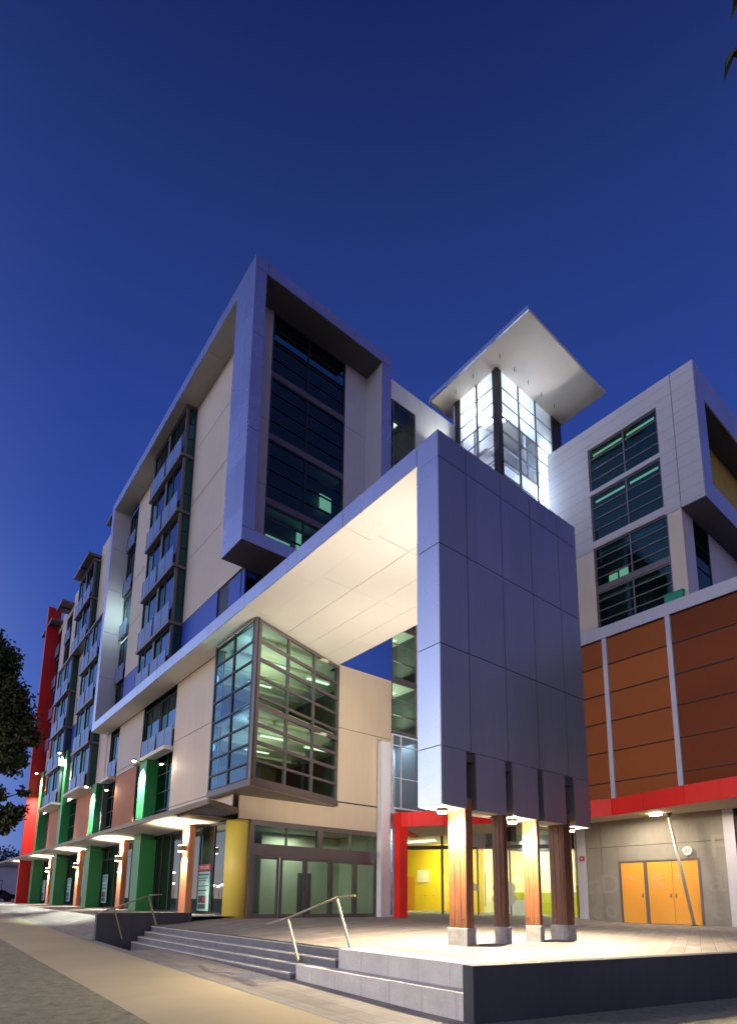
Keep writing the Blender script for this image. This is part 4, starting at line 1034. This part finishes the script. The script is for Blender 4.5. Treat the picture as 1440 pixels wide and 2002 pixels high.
# ================================================================ entrance lobby
lb = thing('entrance_lobby', 'glass fronted entrance lobby with bright yellow walls behind the timber legs', 'lobby', (-21, 27, 0))
G0 = Vector((-25.6, 23.25)); G1 = Vector((-18.0, 28.95)); gd = (G1 - G0).normalized(); gL = (G1 - G0).length
mb = MB()
def gbar(t0, t1, z0, z1, w=.10): 
    mb.obox(G0 + gd * t0, G0 + gd * t1, w, z0, z1, off=-w / 2)
for t, w in ((0, .1), (2.25, .14), (4.3, .09), (5.2, .09), (6.1, .09), (7.4, .09), (gL - .1, .1)): gbar(t, t + w, .1, 5.1)
for z, h in ((3.95, .22), (4.98, .14), (.08, .08)): gbar(0, gL, z, z + h, .09)
lf = mb.build('glazing_frame', 'frame_brown', lb)
a, b = G0, G1
MB().quad((a.x, a.y, .1), (b.x, b.y, .1), (b.x, b.y, 5.1), (a.x, a.y, 5.1)).build('pane', 'glass_clear', lf)
mb = MB()
for t in (4.75, 5.65):
    p = G0 + gd * t; mb.bar((p.x + .12, p.y - .15, .7), (p.x + .12, p.y - .15, 2.6), .03, .03)
mb.build('door_handle', 'steel', lf)
MB().prism([(-26, 23.2), (-18.0, 29.2), (-17.9, 36), (-38, 36), (-38, 23.2)], .0, .06).build('lobby_floor', 'floor_in', lb)
MB().prism([(-26, 23.4), (-18.1, 29.3), (-17.9, 36), (-38, 36), (-38, 23.4)], 5.0, 5.06).build('lobby_ceiling', 'white_paint', lb)
# side and rear walls
MB().box(-37, -25.4, 30.2, 30.3, .06, 5.0).build('rear_wall', 'yellow_wall', lb)
MB().box(-38, -37.9, 23.2, 36, .06, 5.0).build('side_wall', 'orange_wall', lb)
MB().box(-25.4, -18.0, 33.0, 33.1, 1.6, 5.0).build('rear_wall', 'pale_yellow', lb)
MB().box(-25.4, -18.0, 32.98, 33.1, .06, 1.6).build('dado', 'olive_wall', lb)
MB().box(-25.5, -25.4, 30.3, 33.1, .06, 5.0).build('side_wall', 'pale_yellow', lb)
MB().box(-18.0, -17.9, 29.2, 33, .06, 1.9).build('dado', 'olive_wall', lb)
MB().box(-18.0, -17.9, 29.2, 33, 1.9, 5.0).build('side_wall', 'pale_yellow', lb)
MB().box(-33.4, -31.9, 30.14, 30.19, .06, 2.75).build('inner_door', 'orange_wall', lb)
MB().box(-24.6, -22.4, 30.6, 31.3, .06, 1.1).build('reception_desk', 'white_paint', lb)
MB().box(-23.9, -22.9, 32.9, 32.97, 1.9, 2.8).build('notice_board', 'terracotta', lb)
MB().box(-31.6, -30.4, 30.12, 30.19, 2.3, 3.2).build('notice_board', 'pale_yellow', lb)
mb = MB()
for k in range(6): mb.tube((-30.8 + k * .85, 30.19, 1.35), (-30.8 + k * .85, 30.12, 1.35), .05, n=8)
mb.build('wall_knob', 'orange_wall', lb)
mb = MB()
for (x, y) in ((-28.5, 27), (-24.5, 29.2), (-22.0, 31)): mb.bar((x - 1.4, y, 4.9), (x + 1.4, y + .5, 4.9), .12, .05)
mb.build('ceiling_strip', 'lobby_strip', lb)
light('AREA', 'lobby_light', (-28.5, 27.6, 4.8), (1, .92, .66), 640, lb, size=2.5, target=(-28.9, 29.6, 0))
light('AREA', 'lobby_light', (-22.5, 30.4, 4.8), (1, .95, .74), 480, lb, size=2, target=(-22.5, 31.4, 0))
for s_, t, h in (('9', 3.75, 1.9), ('8', 5.78, 1.9)):
    p = G0 + gd * t
    text('glass_graphic', s_, h, (p.x + .06 * gd.y, p.y - .06 * gd.x, 1.35), (R(90), 0, math.atan2(gd.y, gd.x)), 'glass_film', lf, bold=.05).scale = (1.45, 1, 1)

# ================================================================ small things
# alarm bell, fire alarm
t = thing('alarm_bell', 'round white alarm bell on the concrete wall above the orange doors', 'alarm', (-11.9, YB, 3.4))
MB().tube((-11.9, YB - .14, 3.45), (-11.9, YB, 3.45), .22, n=24).build('dome', 'white_paint', t)
MB().bar((-12.02, YB - .146, 3.36), (-11.9, YB - .146, 3.54), .03, .01).bar((-11.88, YB - .146, 3.36), (-11.78, YB - .146, 3.54), .03, .01).build('mark', 'frame_brown', t)
t = thing('fire_alarm', 'small red call point box on the pale pier beside the lobby', 'alarm', (-17.4, YB, 3.3))
MB().box(-17.5, -17.25, YB - .12, YB - .05, 3.22, 3.46).build('case', 'signred', t); MB().box(-17.42, -17.33, YB - .125, YB - .12, 3.29, 3.38).build('button', 'white_paint', t)
t = thing('roof_box', 'green box standing on the podium roof edge below the rear windows', 'box', (-11.5, 28.9, 16))
MB().box(-11.95, -11.05, 28.76, 29.3, 16.03, 16.42).build('body', 'green_box', t, bevel=.01); MB().box(-11.98, -11.02, 28.74, 28.99, 16.421, 16.46).build('lid', 'green_box', t)
# posters in the shop windows
def poster(x0, x1, z0, z1, lab):
    t = thing('poster', lab, 'poster', ((x0 + x1) / 2, SY - .03, z0), group='posters in the shop windows')
    y = SY - .02
    MB().box(x0, x1, y - .006, y, z0, z1).build('sheet', 'poster_teal', t)
    w = x1 - x0; mb = MB()
    for k, (a, b) in enumerate(((.90, .94), (.82, .845), (.76, .78), (.62, .64), (.50, .53))): mb.box(x0 + .08 * w, x0 + (.9 - .1 * (k % 3)) * w, y - .01, y - .007, z0 + a * (z1 - z0), z0 + b * (z1 - z0))
    mb.build('text_line', 'poster_dark', t)
    MB().box(x0 + .06 * w, x0 + .72 * w, y - .01, y - .007, z0 + .20 * (z1 - z0), z0 + .38 * (z1 - z0)).box(x0 + .06 * w, x0 + .72 * w, y - .01, y - .007, z0 + .05 * (z1 - z0), z0 + .17 * (z1 - z0)).build('picture', 'poster_dark', t)
    MB().box(x0 + .45 * w, x0 + .70 * w, y - .014, y - .011, z0 + .24 * (z1 - z0), z0 + .34 * (z1 - z0)).build('picture', 'poster_red', t)
    return t
t = poster(-26.0, -24.75, .42, 2.18, 'tall teal poster in the shop window nearest the yellow column, under a red banner')
MB().box(-26.05, -24.72, SY - .03, SY - .02, 2.22, 2.50).build('banner', 'poster_red', t)
text('banner_lettering', 'FOR LEASE', .2, (-25.38, SY - .036, 2.36), (R(90), 0, 0), 'white_paint', t)
poster(-42.1, -40.9, .6, 2.45, 'teal poster in the window beside the second green pillar from the stairs')
poster(-52.5, -51.2, .6, 2.45, 'teal poster in the window beside the third green pillar from the stairs')
poster(-62.7, -61.4, .6, 2.45, 'teal poster in the window beside the fourth green pillar, nearest the red fin')

# lamps on the pillars
ords = ['first green pillar from the stairs', 'second green pillar from the stairs', 'third green pillar from the stairs', 'green pillar next to the red fin']
WARM = (1, .86, .62); WHT = (.93, 1, .84)
for i, (x, z) in enumerate(((-32.6, 8.45), (-43.05, 8.5), (-53.6, 12.95), (-63.8, 12.85))):
    t = thing('wall_lamp', 'small bright lamp at the top front of the ' + ords[i], 'lamp', (x, 9.98, z), group='lamps on the green pillars')
    MB().bar((x, 10.0, z), (x, 9.55, z + .05), .04, .04).build('arm', 'steel', t)
    MB().box(x - .16, x + .16, 9.42, 9.60, z, z + .10).build('head', 'steel', t)
    MB().tube((x, 9.5, z - .05), (x, 9.5, z), .10, n=12).build('bulb', 'lamp_warm', t)
    light('SPOT', 'lamp_light', (x, 9.62, z - .06), WHT, 10000 if i < 2 else 12000, t, size=.05, target=(x, 9.98, z - 3.6), angle=80, blend=.5)
for i, (x, z) in enumerate(((-29.35, 7.75), (-39.4, 7.8), (-50.0, 12.6))):
    t = thing('wall_lamp', ['small white lamp on the edge of the cream wall right of the first green pillar', 'small white lamp on the terracotta panel edge right of the second green pillar', 'small white lamp beside the balconies right of the third green pillar'][i], 'lamp', (x, 10.2, z), group='small lamps on the facade')
    MB().bar((x, 10.3, z), (x, 9.9, z + .04), .035, .035).build('arm', 'steel', t); MB().box(x - .13, x + .13, 9.84, 9.98, z, z + .06).build('head', 'steel', t)
    MB().box(x - .11, x + .11, 9.85, 9.97, z - .03, z).build('bulb', 'lamp_warm', t)
    light('SPOT', 'lamp_light', (x + .1, 9.85, z - .02), WARM, 70, t, size=.05, target=(x + .7, 10.35, z - .3), angle=120, blend=.8)
# lamps on the piers under the awning
pl = ['pier nearest the yellow column', 'second pier from the yellow column', 'third pier from the yellow column', 'fourth pier from the yellow column', 'last pier beyond the red fin']
for i, x in enumerate((-26.4, -36.4, -46.9, -57.2, -67.3)):
    t = thing('wall_lamp', 'box lamp shining up and down on the terracotta ' + pl[i], 'lamp', (x, 10.1, 3.2), group='box lamps under the awning')
    MB().box(x - .17, x + .17, 10.0, 10.29, 3.12, 3.38).build('case', 'steel', t)
    MB().box(x - .14, x + .14, 10.02, 10.27, 3.09, 3.119).box(x - .14, x + .14, 10.02, 10.27, 3.381, 3.40).build('diffuser', 'lamp_warm', t)
    e = (1, .84, .60)
    light('SPOT', 'lamp_light', (x, 10.08, 3.45), e, 950, t, size=.06, target=(x, 10.16, 4.4), angle=150, blend=.6)
    light('SPOT', 'lamp_light', (x, 10.05, 3.05), e, 1100, t, size=.06, target=(x, 10.2, 1.0), angle=110, blend=.6)
# downlights under the slab
for i, (x, y) in enumerate(((-9.25, 9.62), (-9.25, 12.2), (-9.25, 14.85))):
    t = thing('downlight', ['bright downlight under the arch at its street side corner', 'bright downlight under the arch between the second and third timber legs', 'bright downlight under the arch beyond the fourth timber leg'][i], 'lamp', (x, y, 3.0), group='downlights under the arch')
    MB().tube((x, y, 3.02), (x, y, 3.09), .13, n=16).build('rim', 'steel', t)
    MB().tube((x, y, 2.98), (x, y, 3.02), .11, n=16).build('bulb', 'lamp_warm', t)
    light('POINT', 'lamp_light', (x, y, 2.90), (1, .80, .50), 120, t, size=.09)
    light('SPOT', 'lamp_light', (x, y, 2.93), (1, .82, .55), 2400, t, size=.08, target=(x, y, 0), angle=150, blend=.5)
# floods washing the soffit
t = thing('floodlight', 'floodlight fixed on the inner face of the arch washing its soffit', 'lamp', (-9.8, 12, 4.6))
MB().box(-9.95, -9.63, 11.2, 11.5, 4.5, 4.6).box(-9.95, -9.63, 13.4, 13.7, 4.5, 4.6).build('case', 'frame_dark', t)
light('SPOT', 'flood', (-10.0, 11.35, 4.7), (1, .88, .76), 3300, t, size=.15, target=(-13.5, 11.8, 12.05), angle=110, blend=1)
light('SPOT', 'flood', (-10.0, 13.55, 4.7), (1, .88, .68), 4200, t, size=.15, target=(-21.7, 15.5, 10.0), angle=80, blend=1)

# ================================================================ street lamps across the road (seen in the shop glass)
for i, (x, y) in enumerate(((-18, -16), (-44, -18), (8, -14))):
    t = thing('street_lamp', ['tall street lamp across the road behind the camera, middle one of three', 'tall street lamp across the road, farthest left of three', 'tall street lamp across the road, nearest right of three'][i], 'street lamp', (x, y, gz(x)), group='street lamps across the road')
    MB().tube((x, y, gz(x)), (x, y, 8), .09, .06, n=10).build('pole', 'steel', t); MB().bar((x, y, 8), (x, y + 1.6, 8.3), .06, .06).build('arm', 'steel', t)
    MB().box(x - .15, x + .15, y + 1.4, y + 2.1, 8.22, 8.32).build('head', 'steel', t); MB().box(x - .12, x + .12, y + 1.45, y + 2.05, 8.18, 8.218).build('lens', 'street_head', t)
    light('SPOT', 'lamp_light', (x, y + 1.75, 8.1), (1, .82, .56) if i != 1 else (1, .68, .42), (10500, 4500, 3200)[i], t, size=.15, target=(x + (1 if i != 1 else 0), y + 9, 0), angle=150, blend=.6)

DL = ((-185.9, -45, 10.2), (-179, -45, 8.4), (-182, -45, 7.2), (-178, -45, 4.9), (-150, -45, 15.6), (-151, -45, 13.2), (-184.7, -45, 4.0), (-149, -45, 4.0), (-146.2, -45, 3.8), (-144, -45, 4.1))
for i, (x, y, hz) in enumerate(DL):
    t = thing('street_lamp', 'distant street lamp far across the road, seen only in the shop glass', 'street lamp', (x, y, gz(x)), group='distant street lamps')
    MB().tube((x, y, gz(x)), (x, y, hz), .09, .06, n=8).build('pole', 'steel', t); MB().box(x - .35, x + .35, y, y + .5, hz, hz + .5).build('head', 'street_head', t)
# ================================================================ trees
def tree(name, lab, base, blobs, n, leaf, mat='leaves', trunk_r=.25, height=8):
    t = thing(name, lab, 'tree', base)
    rnd = random.Random(len(blobs) * 7 + n)
    mb = MB(); b = Vector(base); mb.tube(b, b + Vector((.2, .1, height * .5)), trunk_r, trunk_r * .7, n=10)
    top = b + Vector((.2, .1, height * .5))
    for (c, r_) in blobs:
        c = Vector(c); mid = (top + c) / 2 + Vector((0, 0, .5)); mb.tube(top, mid, trunk_r * .5, trunk_r * .3, n=6, caps=False); mb.tube(mid, c, trunk_r * .3, trunk_r * .06, n=6, caps=False)
    mb.build('trunk', 'bark', t)
    mb = MB(); tot = sum(r_ ** 2 for c, r_ in blobs)
    for (c, r_) in blobs:
        c = Vector(c); k = int(n * r_ ** 2 / tot)
        for _ in range(k // 14):
            # twig cluster
            d = Vector((rnd.gauss(0, 1), rnd.gauss(0, 1), rnd.gauss(0, .8))).normalized(); cc = c + d * r_ * rnd.uniform(.35, 1.05)
            for _ in range(14):
                p = cc + Vector((rnd.gauss(0, .28), rnd.gauss(0, .28), rnd.gauss(0, .22))) * (r_ * .5)
                u = Vector((rnd.gauss(0, 1), rnd.gauss(0, 1), rnd.gauss(0, 1) - .5)).normalized(); w = u.orthogonal().normalized() * leaf * .3
                u = u * leaf * rnd.uniform(.6, 1.3)
                mb.quad(p, p + u * .5 + w, p + u, p + u * .5 - w)
    mb.build('crown', mat, t)
    return t
tree('tree', 'dark leafy tree at the left edge in front of the red fin', (-33, .8, -.2),
     [((-30.0, 1.2, 10.9), 1.7), ((-29.9, 2.2, 9.6), 1.4), ((-29.9, 3.0, 8.6), 1.1), ((-29.8, 1.6, 8.0), 1.3), ((-29.8, 2.7, 7.6), 1.15), ((-29.8, 3.6, 8.2), .75), ((-29.8, 1.9, 6.7), .8), ((-29.8, 3.35, 7.0), .65),
      ((-30, 1.4, 12.2), 1.1), ((-29.9, 2.3, 11.4), 1.0), ((-29.9, 2.9, 9.9), .9), ((-29.9, .9, 9.0), 1.6), ((-29.8, 2.2, 5.7), .6), ((-29.8, 1.2, 4.6), .9), ((-29.8, 1.4, 3.2), .8), ((-29.8, 3.2, 4.2), .55), ((-29.8, 2.6, 4.6), .6), ((-29.8, 3.75, 4.7), .45), ((-29.8, 2.5, 3.6), .5), ((-29.8, 2.9, 5.4), .4), ((-29.8, 4.0, 5.6), .22), ((-30, .6, 6), 1.2)],
     72000, .19, height=7)
tree('tree', 'distant round tree on the horizon left of the red fin', (-120, 8, 0), [((-120, 8, 7), 4), ((-120, 14, 6), 3.5), ((-124, 2, 8), 4.5), ((-118, 11, 4), 3)], 9000, .55, height=5)
# palm reaching in at the top right
pt = thing('palm_tree', 'palm tree whose drooping frond tips reach into the top right corner', 'tree', (1.6, 6.6, -.8))
MB().tube((1.6, 6.6, -.8), (1.5, 6.5, 9.2), .22, .16, n=12).build('trunk', 'bark', pt)
mb = MB(); rnd = random.Random(3)
ends = [(-1.10, 5.00, 8.60), (-.94, 4.80, 8.86)] + [(1.5 + 2.9 * math.cos(a), 6.5 + 2.9 * math.sin(a), 8.0 + rnd.uniform(-.4, .4)) for a in (.3, 1.1, 1.9, 5.3, 6.0)]
for e in ends:
    s_ = Vector((1.5, 6.5, 9.2)); e = Vector(e); mid = (s_ + e) / 2 + Vector((0, 0, .9)); pr = s_
    for k in range(1, 25):
        u = k / 24; p = s_ * (1 - u) ** 2 + mid * 2 * u * (1 - u) + e * u * u; d = (p - pr).normalized(); sd = d.cross(Vector((0, 0, 1))).normalized()
        mb.bar(pr, p, .03 * (1.1 - u), .03 * (1.1 - u))
        if u > .12:
            L_ = .40 * (1.15 - u) + .12
            for sg in (1, -1):
                mb.quad(p - d * .04, p + d * .05, p + sd * sg * L_ * .3 + Vector((0, 0, -L_ * .8)) - d * .12); tip = p + sd * sg * L_ * .35 + Vector((0, 0, -L_)) + d * .1; mb.quad(p - d * .06, p + d * .07, tip)
        pr = p
mb.build('frond', 'palm_leaf', pt)

# ================================================================ far left background
t = thing('parked_car', 'dark parked car at the far left beyond the red fin', 'car', (-84, 9.6, .25))
cx, cy, cz = -84, 9.6, .25
mb = MB(); pts = [(-2.1, .35), (-2.1, .8), (-1.3, .92), (-.7, 1.4), (.8, 1.4), (1.5, .95), (2.1, .85), (2.1, .35)]
b0 = len(mb.v)
for sy_ in (-.85, .85):
    for (yy, zz) in pts: mb.v.append((cx + sy_ * (0.85 if zz > 1.2 else 1), cy + yy, cz + zz))
n_ = len(pts); mb.f.append(tuple(range(n_))[::-1]); mb.f.append(tuple(range(n_, 2 * n_))); mb.sm += [False] * 2
for i in range(n_):
    j = (i + 1) % n_; mb.f.append((i, j, n_ + j, n_ + i)); mb.sm.append(False)
mb.build('body', 'car_paint', t, bevel=.05)
for (dx, dy) in ((-.8, -1.35), (.8, -1.35), (-.8, 1.3), (.8, 1.3)):
    w = MB().tube((cx + dx - .1, cy + dy, cz + .33), (cx + dx + .1, cy + dy, cz + .33), .33, n=18).build('wheel', 'rubber', t)
MB().box(cx + .80, cx + .87, cy - .5, cy + .55, cz + 1.0, cz + 1.32).build('window', 'glass_dark', t)
wb = thing('low_building', 'low pale building at the far left seen under the awning', 'building', (-105, 16, 0))
MB().box(-112, -100, 8, 24, 0, 5.2).build('wall', 'light_wall', wb); MB().box(-113, -99.5, 7.6, 24.5, 5.2, 5.5).build('roof', 'metal_panel', wb)
for y in (10.5, 14, 17.5): window_x(wb, y, y + 1.6, 1.2, 3.2, -99.98, gl='glass_shop')
